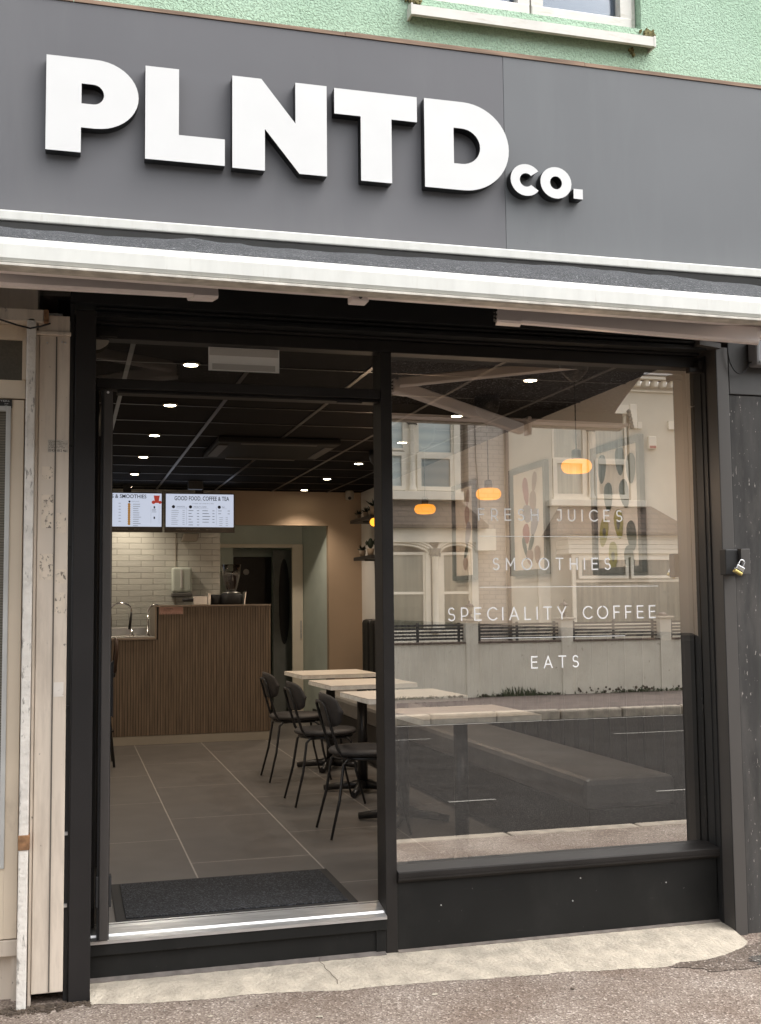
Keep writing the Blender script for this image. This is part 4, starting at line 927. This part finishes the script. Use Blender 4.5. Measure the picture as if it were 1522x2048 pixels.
# chairs
def chair(x, y):
    t = thing('cafe_chair', '', 'chair', (x,y,FZ), 'charcoal chairs facing the banquette')
    sz = FZ+.455
    b = NB(); lathe(b, (x,y,sz), [(.17,-.022),(.198,-.012),(.203,.0),(.19,.014),(.10,.020),(.0005,.021)], 36)
    obj('seat', b, 'chairpad', t)
    # curved back pad
    b = NB(); n1, n2 = 20, 10; G = []; Hh = []
    for i in range(n1+1):
        u = -1+2*i/n1; gy = []; gh = []
        for j in range(n2+1):
            v = -1+2*j/n2
            wd = .18; hh = .092*(1-abs(u)**3.5)**(1/2.6) if abs(u) < 1 else .002
            yy = y+wd*u; zz = FZ+.685+max(hh,.004)*v; xx = x-.232+.060*(u*u)-(zz-FZ-.685)*.18
            gy.append(b.verts.new((xx-.012*math.sqrt(max(0,1-v*v*.9)), yy, zz))); gh.append(b.verts.new((xx+.014*math.sqrt(max(0,1-v*v*.9)), yy, zz)))
        G.append(gy); Hh.append(gh)
    for i in range(n1):
        for j in range(n2):
            b.faces.new((G[i][j],G[i+1][j],G[i+1][j+1],G[i][j+1])).smooth = True; b.faces.new((Hh[i][j],Hh[i][j+1],Hh[i+1][j+1],Hh[i+1][j])).smooth = True
    for i in range(n1):
        b.faces.new((G[i][0],Hh[i][0],Hh[i+1][0],G[i+1][0])); b.faces.new((G[i][n2],G[i+1][n2],Hh[i+1][n2],Hh[i][n2]))
    for j in range(n2):
        b.faces.new((G[0][j],G[0][j+1],Hh[0][j+1],Hh[0][j])); b.faces.new((G[n1][j],Hh[n1][j],Hh[n1][j+1],G[n1][j+1]))
    obj('backrest', b, 'chairpad', t)
    r = .0085
    b = NB()   # back loop: two uprights joined at the top behind the pad
    def up(s): return [(x-.10,y+s*.115,sz-.030),(x-.150,y+s*.115,sz-.018),(x-.178,y+s*.112,sz+.02),(x-.215,y+s*.11,sz+.14),(x-.242,y+s*.105,sz+.235)]
    tube(b, up(-1)+[(x-.250,y-.098,sz+.262),(x-.255,y-.07,sz+.275),(x-.262,y,sz+.277),(x-.255,y+.07,sz+.275),(x-.250,y+.098,sz+.262)]+up(1)[::-1], r, 8)
    obj('back_frame', b, 'tubeblack', t)
    b = NB(); tube(b, [(x+.17*math.cos(R(a)), y+.17*math.sin(R(a)), sz-.031) for a in range(0,360,15)], r, 8, closed=True); obj('seat_ring', b, 'tubeblack', t)
    for sx, sy in ((-1,-1),(-1,1),(1,-1),(1,1)):
        b = NB(); tx = x+sx*(.13 if sx < 0 else .11); fx = x+(-.235 if sx < 0 else .215)
        tube(b, [(x+sx*.06,y+sy*.135,sz-.033),(tx,y+sy*.140,sz-.036),(tx+sx*.025,y+sy*.146,sz-.060),(tx+(fx-tx)*.5,y+sy*.165,FZ+.21),(fx,y+sy*.185,FZ+.004)], [r,r,r,r,r*.85], 8)
        obj('leg', b, 'tubeblack', t)
    return t
c0 = chair(1.62, 1.675); c0['label'] = 'nearest chair, with its seat cut off by the window mullion'
dup(c0, (1.625,2.69,FZ), label='middle chair of the three black chairs'); dup(c0, (1.64,3.715,FZ), label='farthest chair, nearest to the service counter')

# banquette
bq = thing('banquette', 'tall black leather banquette below the framed prints', 'banquette', (2.8,3,FZ))
skew = lambda c: Vector((c.x-(c.y-.3)*.004, c.y, c.z))
b = NB()
y = .30
while y < 6.2:
    y1 = min(y+.19, 6.2); bx(b, 2.820, 2.953, y+.001, y1-.001, FZ, 1.335, .036, fn=skew); y = y1
obj('backrest', b, 'leather', bq)
b = NB(); bx(b, 2.34, 2.812, .34, 6.1, FZ+.30, .665, .03, fn=skew); obj('seat_cushion', b, 'leatherg', bq)
b = NB(); bx(b, 2.36, 2.812, .35, 6.1, FZ, FZ+.30, .004, fn=skew); obj('base', b, 'leather', bq)
# pictures
def picture(y0, y1, z0, z1, label, art, grp='framed botanical prints on the right wall'):
    kx = lambda y: 2.965+(y-.2)*.01875
    t = thing('picture_frame', label, 'picture', (kx((y0+y1)/2),(y0+y1)/2,z0), grp)
    def fb(bm, a, c, d, e, off, th): 
        bx(bm, -off-th, -off, a, c, d, e, fn=lambda q: Vector((kx(q.y)+q.x, q.y, q.z)))
    b = NB(); w_ = .035
    fb(b, y0, y1, z0, z0+w_, .002, .03); fb(b, y0, y1, z1-w_, z1, .002, .03); fb(b, y0, y0+w_, z0+w_, z1-w_, .002, .03); fb(b, y1-w_, y1, z0+w_, z1-w_, .002, .03)
    obj('frame', b, 'picframe', t)
    b = NB(); fb(b, y0+w_, y1-w_, z0+w_, z1-w_, .003, .006); pr = obj('print', b, 'picpaper', t)
    for (cy, cz, ry, rz, rotd, m_) in art:
        b = NB(); vs_ = []
        for k in range(20):
            a = 2*PI*k/20; p = ry*math.cos(a); q = rz*math.sin(a)*(1-.25*math.sin(a)); ca, sa = math.cos(R(rotd)), math.sin(R(rotd))
            yy = y0+(y1-y0)*cy+p*ca-q*sa; zz = z0+(z1-z0)*cz+p*sa+q*ca
            yy = min(max(yy, y0+w_+.002), y1-w_-.002); zz = min(max(zz, z0+w_+.002), z1-w_-.002)
            vs_.append(b.verts.new((kx(yy)-.0095-.0004*art.index((cy, cz, ry, rz, rotd, m_)), yy, zz)))
        b.faces.new(vs_); obj('printed_motif', b, m_, pr)
avo = []
random.seed(3)
for cy, cz in ((.82,.85),(.45,.88),(.7,.62),(.38,.62),(.8,.35),(.5,.4),(.25,.3),(.62,.16),(.22,.8),(.3,.12)):
    m_ = random.choice(['pa','pb','pb','pa','pb']); avo.append((cy,cz,.055,.085,random.uniform(-25,25),m_))
    if m_ == 'pa': avo.append((cy,cz-.02,.022,.028,0,'pb'))
rose = [(.35,.86,.04,.07,20,'pd'),(.6,.80,.05,.10,-15,'pc'),(.4,.68,.06,.08,0,'pd'),(.55,.58,.09,.06,10,'pe'),(.35,.50,.06,.10,30,'pe'),(.6,.40,.06,.07,-20,'pc'),(.45,.30,.03,.08,40,'pb'),(.65,.28,.03,.08,-30,'pb'),(.5,.18,.06,.05,0,'pd'),(.3,.2,.05,.06,0,'pd')]
picture(.86, 1.47, 1.645, 2.385, 'nearest framed print, with avocado halves and dark leaves', avo)
picture(2.16, 2.81, 1.67, 2.41, 'middle framed print, with rose and blush fruit shapes', rose)
picture(3.57, 4.11, 1.665, 2.43, 'farthest framed print, seen as a narrow strip', rose[::2])
# shelves and plants
def shelf(z, y0, y1, label):
    t = thing('wall_shelf', label, 'shelf', (3.0,(y0+y1)/2,z), 'black plant shelves')
    b = NB(); bx(b, 2.87, 3.085, y0, y1, z-.035, z, .003); obj('board', b, 'shelf', t)
    b = NB(); bx(b, 3.05, 3.088, (y0+y1)/2-.01, (y0+y1)/2+.01, z-.20, z-.036); bx(b, 2.9, 3.05, (y0+y1)/2-.01, (y0+y1)/2+.01, z-.05, z-.036); obj('bracket', b, 'shelf', t)
shelf(2.36, 6.15, 6.98, 'upper black shelf on the right wall'); shelf(1.965, 6.15, 6.85, 'lower black shelf on the right wall')
random.seed(5)
def plant(x, y, z, kind, label, s=1):
    t = thing('potted_plant', label, 'plant', (x,y,z), 'small pots on the shelves')
    b = NB(); lathe(b, (x,y,z+.001), [(.022*s,0),(.030*s,.055*s),(.028*s,.055*s)], 16); obj('pot', b, 'pot', t)
    b = NB()
    if kind == 'cactus':
        lathe(b, (x,y,z+.055*s), [(.008,0),(.022*s,.02*s),(.024*s,.05*s),(.012*s,.078*s),(.001,.082*s)], 10)
        lathe(b, (x+.03*s,y,z+.085*s), [(.004,0),(.014*s,.02*s),(.001,.045*s)], 8); lathe(b, (x-.03*s,y,z+.08*s), [(.004,0),(.014*s,.02*s),(.001,.04*s)], 8)
    else:
        for k in range(26):
            a = random.uniform(0,6.28); el = random.uniform(.3,1.4); L_ = random.uniform(.03,.075)*s; d = Vector((math.cos(a)*math.cos(el), math.sin(a)*math.cos(el), math.sin(el)))
            o_ = Vector((x,y,z+.05*s)); sd_ = d.orthogonal().normalized()*.008*s
            b.faces.new([b.verts.new(p) for p in (o_, o_+d*L_*.5+sd_, o_+d*L_, o_+d*L_*.5-sd_)])
    obj('foliage', b, 'plant', t)
plant(2.93, 6.88, 2.36, 'leaf', 'small spiky plant at the far left end of the upper shelf')
plant(2.95, 6.62, 2.36, 'leaf', 'second pot from the left on the upper shelf', 1.1)
plant(2.95, 6.42, 2.36, 'leaf', 'third pot from the left on the upper shelf', 1.1)
plant(2.93, 6.22, 2.36, 'leaf', 'taller plant nearest the window on the upper shelf', 1.6)
plant(2.93, 6.70, 1.965, 'leaf', 'wispy trailing plant on the lower shelf', 1.2)
plant(2.94, 6.42, 1.965, 'cactus', 'branching cactus on the lower shelf', 1.3)
# dome camera
cm = thing('security_camera', 'white bullet security camera under the ceiling corner', 'camera', (2.9,7.2,2.60))
b = NB(); lathe(b, (2.92,7.2,2.60), [(.030,0),(.045,.01),(.045,.085),(.04,.098)], 20); obj('housing', b, 'kick', cm)
b = NB(); lathe(b, (2.91,7.152,2.615), [(.018,-.004),(.018,.006)], 14, 'y'); obj('lens', b, 'rubber', cm)
# AC cassette, speaker
ac = thing('air_conditioner', 'black ceiling air conditioning cassette', 'air conditioner', (1.48,3.9,2.6))
b = NB(); bx(b, 1.03, 1.93, 3.45, 4.40, 2.655, 2.698, .01); obj('casing', b, mat('dark casing', (.008,.0075,.007), .6, spec=.15), ac)
for (x0,x1,y0,y1) in ((1.05,1.12,3.6,4.25),(1.84,1.91,3.6,4.25),(1.2,1.76,3.47,3.53),(1.2,1.76,4.32,4.38)):
    b = NB(); bx(b, x0, x1, y0, y1, 2.648, 2.656, .003); obj('air_flap', b, mat('flap', (.035,.032,.030), .5), ac)
b = NB(); bx(b, 1.13, 1.27, 6.5, 6.6, 2.62, 2.70, .004); tag(obj('ceiling_speaker', b, 'black'), 'small black box fixed to the ceiling before the screens', 'speaker')
# downlights
def downlight(x, y, label):
    t = thing('downlight', label, 'downlight', (x,y,2.69), 'ceiling downlights')
    b = NB(); lathe(b, (x,y,2.692), [(.044,.006),(.048,-.004),(.038,-.008),(.034,-.004)], 24); obj('bezel', b, 'bezel', t)
    b = NB(); lathe(b, (x,y,2.688), [(.034,-.004),(.034,.0)], 20); obj('diffuser', b, 'down', t)
    ld = bpy.data.lights.new('downlight_beam', 'SPOT'); ld.energy = 11.0 if y < 3 else 13.0; ld.color = (1,.93,.84) if y < 3 else (1,.84,.66); ld.spot_size = R(115); ld.spot_blend = .8; ld.shadow_soft_size = .03
    lo = bpy.data.objects.new('downlight_beam', ld); COL.objects.link(lo); lo.parent = t; lo.location = (0,0,-.02)
    return t
num = ['nearest','second nearest','third nearest','fourth nearest','second farthest','farthest']
for i, y in enumerate((1.03,2.21,3.46,4.66,5.9,7.05)): downlight(.58, y, num[i]+' downlight of the left hand row')
num2 = ['nearest','second nearest','middle','fourth nearest','second farthest','farthest']
for i, y in enumerate((1.03,2.23,3.46,4.77,6.0,7.08)): downlight(2.40, y, num2[i]+' downlight of the right hand row')
# pendants
def pendant(x, y, z, label):
    t = thing('pendant_lamp', label, 'pendant lamp', (x,y,z), 'amber pendant lamps over the tables')
    b = NB(); lathe(b, (x,y,2.56), [(.012,0),(.03,.01),(.065,.05),(.075,.09),(.075,.138)], 24); obj('ceiling_cup', b, 'black', t)
    b = NB(); tube(b, [(x,y,z+.08),(x,y,2.565)], .003, 6); obj('cord', b, 'black', t)
    b = NB(); lathe(b, (x,y,z+.028), [(.010,.055),(.022,.05),(.024,0),(.02,-.004)], 16); obj('lamp_cap', b, 'picframe', t)
    b = NB(); pr = [(.0015,-.032)]+[(.044+.030*math.sin(R(a)), -.032*math.cos(R(a))) for a in range(0,181,15)]+[(.0015,.032)]
    lathe(b, (x,y,z), pr, 32); obj('lamp_glass', b, 'lampglow', t)
    ld = bpy.data.lights.new('lamp_light', 'POINT'); ld.energy = 2.5; ld.color = (1,.70,.46); ld.shadow_soft_size = .08
    lo = bpy.data.objects.new('lamp_light', ld); COL.objects.link(lo); lo.parent = t; lo.location = (0,0,-.09)
for i, (x, y, z) in enumerate(((2.37,.42,2.145),(2.37,1.61,2.124),(2.37,2.83,2.135),(2.37,4.02,2.13))):
    pendant(x, y, z, ['nearest pendant lamp, largest orange pill in the window','second pendant lamp from the right in the window','third pendant lamp, leftmost whole orange pill in the window','farthest pendant lamp, half hidden by the window mullion'][i])
# bar stool
bs = thing('bar_stool', 'tall black bar stool before the low part of the counter', 'bar stool', (.20,4.9,FZ))
b = NB(); 
for dx, dy in ((-.15,-.16),(.15,-.16),(-.15,.16),(.15,.16)):
    tube(b, [(.20+dx*.7,4.9+dy*.7,FZ+.70),(.20+dx*1.15,4.9+dy*1.15,FZ+.003)], .010, 8)
tube(b, [(.04,4.74,FZ+.28),(.36,4.74,FZ+.28),(.36,5.06,FZ+.28),(.04,5.06,FZ+.28)], .008, 8, closed=True); obj('legs', b, 'tubeblack', bs)
b = NB(); bx(b, .02, .38, 4.73, 5.07, FZ+.70, FZ+.75, .02); obj('seat', b, 'leather', bs)
b = NB(); tube(b, [(.37,4.74,FZ+.74),(.39,4.74,FZ+.95),(.385,4.78,FZ+1.0),(.385,5.0,FZ+1.0),(.39,5.06,FZ+.95),(.37,5.06,FZ+.74)], .014, 8); obj('backrest', b, mat('brown leather', (.05,.025,.015), .4), bs)
# doormat
dm = thing('doormat', 'charcoal ribbed doormat just inside the open doorway', 'doormat', (.7,.5,FZ))
b = NB(); bx(b, .205, 1.215, .24, .865, FZ+.001, FZ+.005, .001); obj('rubber_border', b, 'rubber', dm)
b = NB(); bx(b, .245, 1.175, .26, .835, FZ+.0052, FZ+.010, .001); obj('pile', b, 'mat', dm)

# ================================================================== ACROSS THE STREET
def hz(z): return z
# low wall
lw = thing('garden_wall', 'low stained render wall with square pillars across the road', 'wall', (7,-11.7,0))
b = NB(); bx(b, -14, 20, -11.78, -11.60, 0, .845)
obj('wall', b, 'wallLow', lw)
px = [2.58, 4.26, 5.94, 7.54, 9.28, 10.96]
FL = ['beyond the house bay, hidden by the mullion', 'fence panel reflected below the arched bay window', 'fence panel reflected under the letters COFFEE AND downpipe', 'fence panel reflected below the lace curtained window', 'fence panel cut off by the reflected shutter rail']
FL[0] = 'dark slat fence panel reflected behind the window mullion'; FL[2] = 'fence panel reflected between the two pillar lanterns'
for x in px:
    b = NB(); bx(b, x, x+.20, -11.80, -11.585, .0, 1.19, .004); p_ = obj('pillar', b, 'wallLow', lw)
    b = NB(); bx(b, x-.04, x+.24, -11.84, -11.545, 1.192, 1.225, .006); obj('cap', b, 'conc', p_)
for fi, (a, c) in enumerate(zip(px, px[1:])):
    b = NB(); q = a+.205; 
    while q < c-.01:
        q2 = min(q+.42, c-.005); bx(b, q, q2-.004, -11.81, -11.575, .847, .872, .003); q = q2
    obj('coping', b, 'roof' if False else 'pipe', lw)
    fn_ = thing('slat_fence', FL[fi], 'fence panel', (a+.2,-11.7,.87), 'slat fence panels across the road')
    b = NB()
    for k in range(5):
        bx(b, a+.21, c-.01, -11.70, -11.685, .905+k*.052, .938+k*.052)
    obj('slats', b, 'fence', fn_)
    b = NB()
    for t_ in (.03, .5, .97): xx = a+.22+(c-a-.25)*t_; bx(b, xx-.02, xx+.02, -11.72, -11.702, .875, 1.17)
    obj('posts', b, 'fence', fn_)
def lantern(x, label):
    t = thing('pillar_lantern', label, 'lantern', (x,-11.69,1.225), 'lanterns on the garden wall pillars')
    b = NB(); lathe(b, (x,-11.69,1.226), [(.07,0),(.05,.02),(.018,.04),(.018,.07),(.05,.08),(.06,.085)], 8); obj('base', b, 'pipe', t)
    b = NB(); lathe(b, (x,-11.69,1.312), [(.045,0),(.065,.10)], 8); obj('lamp_glass', b, mat('lantern glass', (.35,.3,.22), .3), t)
    b = NB(); lathe(b, (x,-11.69,1.413), [(.085,0),(.045,.04),(.012,.055),(.012,.08),(.002,.10)], 8); obj('cap', b, 'pipe', t)
lantern(6.04, 'lantern on the pillar reflected left of the word SPECIALITY'); lantern(7.64, 'lantern on the pillar reflected near the middle of the window')
b = NB(); lathe(b, (9.38,-11.69,1.226), [(.10,0),(.08,.03),(.04,.06),(.002,.07)], 12); tag(obj('pillar_finial', b, 'pipe'), 'low domed finial on the rightmost reflected pillar', 'finial')
# weeds
b = NB(); random.seed(11)
for q in range(1500):
    x = random.uniform(3, 12); dens = .5+.5*math.sin(x*3)+.5*math.exp(-((x-6.9)/.4)**2)
    if random.random() > dens: continue
    h = random.uniform(.02,.07)*(2.2 if abs(x-6.8) < .25 else 1)*(1.8 if random.random() < .03 else 1); y_ = -11.595+random.uniform(0,.04); dx = random.gauss(0,.03); wv_ = random.uniform(.004,.011)
    b.faces.new([b.verts.new(p) for p in ((x-wv_,y_,.015),(x+wv_,y_,.015),(x+dx+wv_*.4,y_+random.uniform(-.01,.03),h),(x+dx*1.4,y_,h*1.2))])
tag(obj('wall_weeds', b, 'weed'), 'scrubby weeds along the foot of the garden wall', 'weeds', kind='stuff')
b = NB()
for q in range(260):
    x = random.uniform(3, 11.5); s = random.uniform(.008,.028); z = .02+random.uniform(0,.03)+(random.uniform(0,.07) if 7.8 < x < 9.6 else 0)
    lathe(b, (x,-11.598,z), [(s,0),(s*.6,s*.3),(.001,s*.5)], 5, 'y')
tag(obj('wall_rubble', b, 'dirt'), 'crumbled render at the foot of the garden wall', 'rubble', kind='stuff')

HY = -15.4
def column(parent, x, z0, z1, y, r=.055):
    b = NB(); lathe(b, (x,y,z0), [(r*1.5,0),(r*1.6,.05),(r*1.1,.09),(r,.14),(r*.92,z1-z0-.16),(r*1.05,z1-z0-.15),(r*1.0,z1-z0-.14)], 16); c = obj('column', b, 'trim', parent)
    b = NB(); lathe(b, (x,y,z1-.15), [(r*1.0,0),(r*1.5,.03),(r*1.3,.05),(r*1.9,.09),(r*1.7,.11),(r*2.1,.15)], 10)
    for k in range(14):
        a = k*2*PI/14; lathe(b, (x+math.cos(a)*r*1.6, y+math.sin(a)*r*1.6, z1-.15+.03*(k % 3)), [(.006,0),(.022,.02),(.004,.04)], 6)
    obj('capital', b, 'orn', c)
def sash(parent, x0, x1, z0, z1, y, t=.06, content='curtain', bar=None, m='trim', split=None):
    b = NB(); ringframe(b, x0, x1, z0, z1, y-.02, y+.03, t, .008)
    if bar: bx(b, x0+t, x1-t, y-.016, y+.026, bar-.025, bar+.025)
    o = obj('window', b, m, parent)
    b = NB(); bx(b, x0+t*.7, x1-t*.7, y-.06, y-.05, z0+t*.7, z1-t*.7); obj('curtain', b, content, o)
    b = NB(); quad(b, (x0+t*.8,y-.01,z0+t*.8), (x1-t*.8,y-.01,z0+t*.8), (x1-t*.8,y-.01,z1-t*.8), (x0+t*.8,y-.01,z1-t*.8)); obj('pane', b, 'glassd', o)
    return o
# house A (painted brick)
ha = thing('brick_house', 'beige painted brick house reflected in the left of the window', 'house', (3,HY,0))
b = NB()
bx(b, 7.42, 8.15, HY-.3, HY, 0, 5.85); bx(b, -6, 3.6, HY-.3, HY, 0, 5.85); bx(b, 3.6, 7.42, HY-.3, HY, 5.25, 5.85); bx(b, 3.6, 7.42, HY-.3, HY, 2.9, 3.40)
bx(b, 3.6, 7.42, HY-.32, HY-.30, 0, 5.85); obj('wall', b, 'brickA', ha)
b = NB(); prism(b, [(HY+.25,5.80),(HY-5,9.2),(HY-5,9.0),(HY+.1,5.7)], -6, 8.15); obj('roof', b, 'slate', ha)
b = NB(); bx(b, 3.6, 7.24, HY-.1, HY+.22, 3.41, 3.57, .01); obj('sill', b, 'trim', ha)
b = NB(); bx(b, 3.6, 7.25, HY-.28, HY-.02, 5.10, 5.26); bx(b, 7.12, 7.25, HY-.2, HY+.02, 3.57, 5.1); bx(b, 6.14, 6.24, HY-.2, HY-.03, 3.57, 5.1); bx(b, 6.32, 6.40, HY-.2, HY-.03, 3.57, 5.1); obj('window_surround', b, 'trim', ha)
sash(ha, 6.38, 7.13, 4.30, 5.12, HY-.06, .05, 'blind'); sash(ha, 6.38, 7.13, 3.60, 4.30, HY-.03, .085, 'blind')
sash(ha, 5.20, 6.16, 4.36, 5.12, HY-.06, .05, 'blind'); sash(ha, 5.20, 6.16, 3.60, 4.34, HY-.03, .085, 'blind')
column(ha, 6.28, 3.58, 5.0, HY+.02)
b = NB(); prism(b, [(HY+.55,2.86),(HY+.55,2.92),(HY,3.41),(HY,2.86)], 3.0, 7.60, fn=lambda c: Vector((min(c.x, 7.60+(.5 if c.z < 3 else -.35)), c.y, c.z))); obj('bay_roof', b, 'roof', ha)
BY = HY+.35
b = NB(); bx(b, 3.2, 7.80, HY, BY+.04, 2.60, 2.86); bx(b, 7.40, 7.80, HY, BY+.04, 2.45, 2.60); obj('bay_fascia', b, 'trim', ha)
bw = NB(); bx(bw, 5.2, 7.45, HY, BY-.02, 0, .92); bx(bw, 6.42, 6.52, HY, BY-.03, .92, 2.4); bx(bw, 6.66, 6.76, HY, BY-.03, .92, 2.4); bx(bw, 7.32, 7.45, HY, BY, .92, 2.6); obj('bay_wall', bw, 'trim', ha)
for x0, x1 in ((5.25,6.44),(6.74,7.34)):
    sash(ha, x0, x1, .92, 2.42, BY-.10, .055, 'curtain', bar=1.66)
    xc = (x0+x1)/2; rw = (x1-x0)/2+.06
    for k, (dz, rr) in enumerate(((0,1.0),(.05,1.04),(.09,1.08))):
        b = NB(); tube(b, [(x,BY-.02+k*.012,z) for x, z in arc(xc,2.36+dz,rw*rr,.20,180,0,16)], .022, 6); obj('arch_moulding', b, 'trim', ha)
    b = NB(); A = arc(xc,2.36,rw,.20,180,0,16); up_ = [b.verts.new((x,BY-.03,2.62)) for x, z in A]; dn = [b.verts.new((x,BY-.03,z)) for x, z in A]
    for i in range(16): b.faces.new((up_[i],up_[i+1],dn[i+1],dn[i]))
    obj('arch_spandrel', b, 'trim', ha)
column(ha, 6.59, .92, 2.48, BY+.02, .06)
b = NB(); tube(b, [(8.19,HY+.05,0),(8.19,HY+.05,5.7)], .042, 10); tag(obj('downpipe', b, 'pipe'), 'brown downpipe between the two reflected houses', 'downpipe')
b = NB(); tube(b, [(7.55,HY+.02,5.2),(7.56,HY+.02,4.2),(7.62,HY+.02,3.4),(7.62,HY+.02,2.95)], .008, 6); tag(obj('house_cable', b, 'pipe'), 'thin cable hanging down the painted brick wall', 'cable')
# house B (render)
hb = thing('rendered_house', 'sand coloured rendered house reflected in the right of the window', 'house', (11,HY,0))
b = NB()
bx(b, 8.24, 9.16, HY-.3, HY, 0, 5.85); bx(b, 10.86, 13.5, HY-.3, HY, 0, 5.85); bx(b, 9.16, 10.86, HY-.3, HY, 5.25, 5.85); bx(b, 9.16, 10.86, HY-.3, HY, 0, 3.42); bx(b, 9.0, 11, HY-.32, HY-.301, 3.4, 5.3)
obj('wall', b, 'rendB', hb)
b = NB(); prism(b, [(HY+.30,5.98),(HY-5,9.3),(HY-5,9.1),(HY+.1,5.88)], 8.24, 18); obj('roof', b, 'slate', hb)
b = NB(); bx(b, 8.24, 18, HY, HY+.26, 5.90, 5.985, .01); bx(b, 8.24, 18, HY, HY+.06, 5.68, 5.71); obj('cornice', b, 'trim', hb)
b = NB(); x = 8.3
while x < 14: bx(b, x, x+.09, HY, HY+.2, 5.76, 5.898, .02); x += .19
obj('corbels', b, 'trim', hb)
b = NB(); bx(b, 9.03, 11.09, HY-.1, HY+.22, 3.33, 3.46, .01); bx(b, 9.14, 9.9, HY-.1, HY+.1, 3.46, 3.52); obj('sill', b, 'trim', hb)
for x0, x1 in ((9.18,9.90),(10.08,10.82)):
    sash(hb, x0, x1, 4.26, 5.24, HY-.06, .05, 'lace'); sash(hb, x0, x1, 3.50, 4.28, HY-.03, .09, 'lace')
column(hb, 9.99, 3.47, 4.98, HY+.02, .055)
b = NB(); bx(b, 8.98, 9.16, HY-.2, HY+.03, 4.92, 5.03); bx(b, 9.16, 10.86, HY-.2, HY+.03, 5.22, 5.40)
bx(b, 10.86, 11.02, HY-.2, HY+.06, 4.92, 5.42, .02); bx(b, 11.02, 11.12, HY-.2, HY+.06, 4.92, 5.06, .01); bx(b, 11.72, 12.2, HY, HY+.06, 4.93, 5.10); bx(b, 9.9, 9.94, HY-.2, HY-.03, 3.5, 5.2); bx(b, 10.04, 10.08, HY-.2, HY-.03, 3.5, 5.2); obj('window_surround', b, 'trim', hb)
b = NB()
for k in range(5): lathe(b, (10.83+.015*k,HY+.06,5.26-k*.075), [(.05,0),(.03,.04),(.001,.06)], 8, 'y')
obj('carved_label_stop', b, 'orn', hb)
b = NB(); prism(b, [(HY+.75,2.74),(HY+.75,2.80),(HY,3.36),(HY,2.74)], 8.9, 11.85, fn=lambda c: Vector((c.x if c.z < 3 else (min(c.x,11.3) if c.x > 10 else max(c.x,9.3)), c.y, c.z))); obj('bay_roof', b, 'roof', hb)
BB = HY+.55
b = NB()
for k in range(4): bx(b, 9.20, 11.80, HY, BB+.03+.004*(k%2), 2.385+k*.09, 2.385+k*.09+.084, .006)
obj('cladding', b, 'trim', hb)
b = NB(); bx(b, 9.2, 11.75, HY, BB-.02, 0, 1.0); bx(b, 9.0, 11.6, HY, HY+.02, 0, 2.5); obj('bay_wall', b, 'rendB', hb)
sash(hb, 9.30, 11.68, .98, 2.38, BB-.06, .07, 'lace', bar=1.86)
sash(hb, 9.42, 10.47, 1.90, 2.32, BB-.02, .06, 'lace'); sash(hb, 10.52, 11.56, 1.90, 2.32, BB-.02, .06, 'lace')
b = NB(); bx(b, 8.80, 9.05, HY, HY+.05, .05, 2.30, .01); bx(b, 8.86, 9.0, HY+.051, HY+.06, 1.0, 1.7); obj('porch_door', b, 'trim', hb)
ab = thing('alarm_box', 'cream alarm box on the reflected sand coloured wall', 'alarm box', (11.34,HY,4.5))
b = NB(); bx(b, 11.25, 11.43, HY, HY+.07, 4.51, 4.78, .02); obj('cover', b, 'trim', ab)
b = NB(); bx(b, 11.27, 11.41, HY+.071, HY+.078, 4.535, 4.58); obj('red_lens', b, 'pc', ab)
# another terrace further along both sides so the street is continuous
b = NB(); bx(b, 13.5, 40, HY-6, HY, 0, 6.0); tag(obj('far_house', b, 'brickA'), 'plain terrace continuing to the right across the road', 'house')
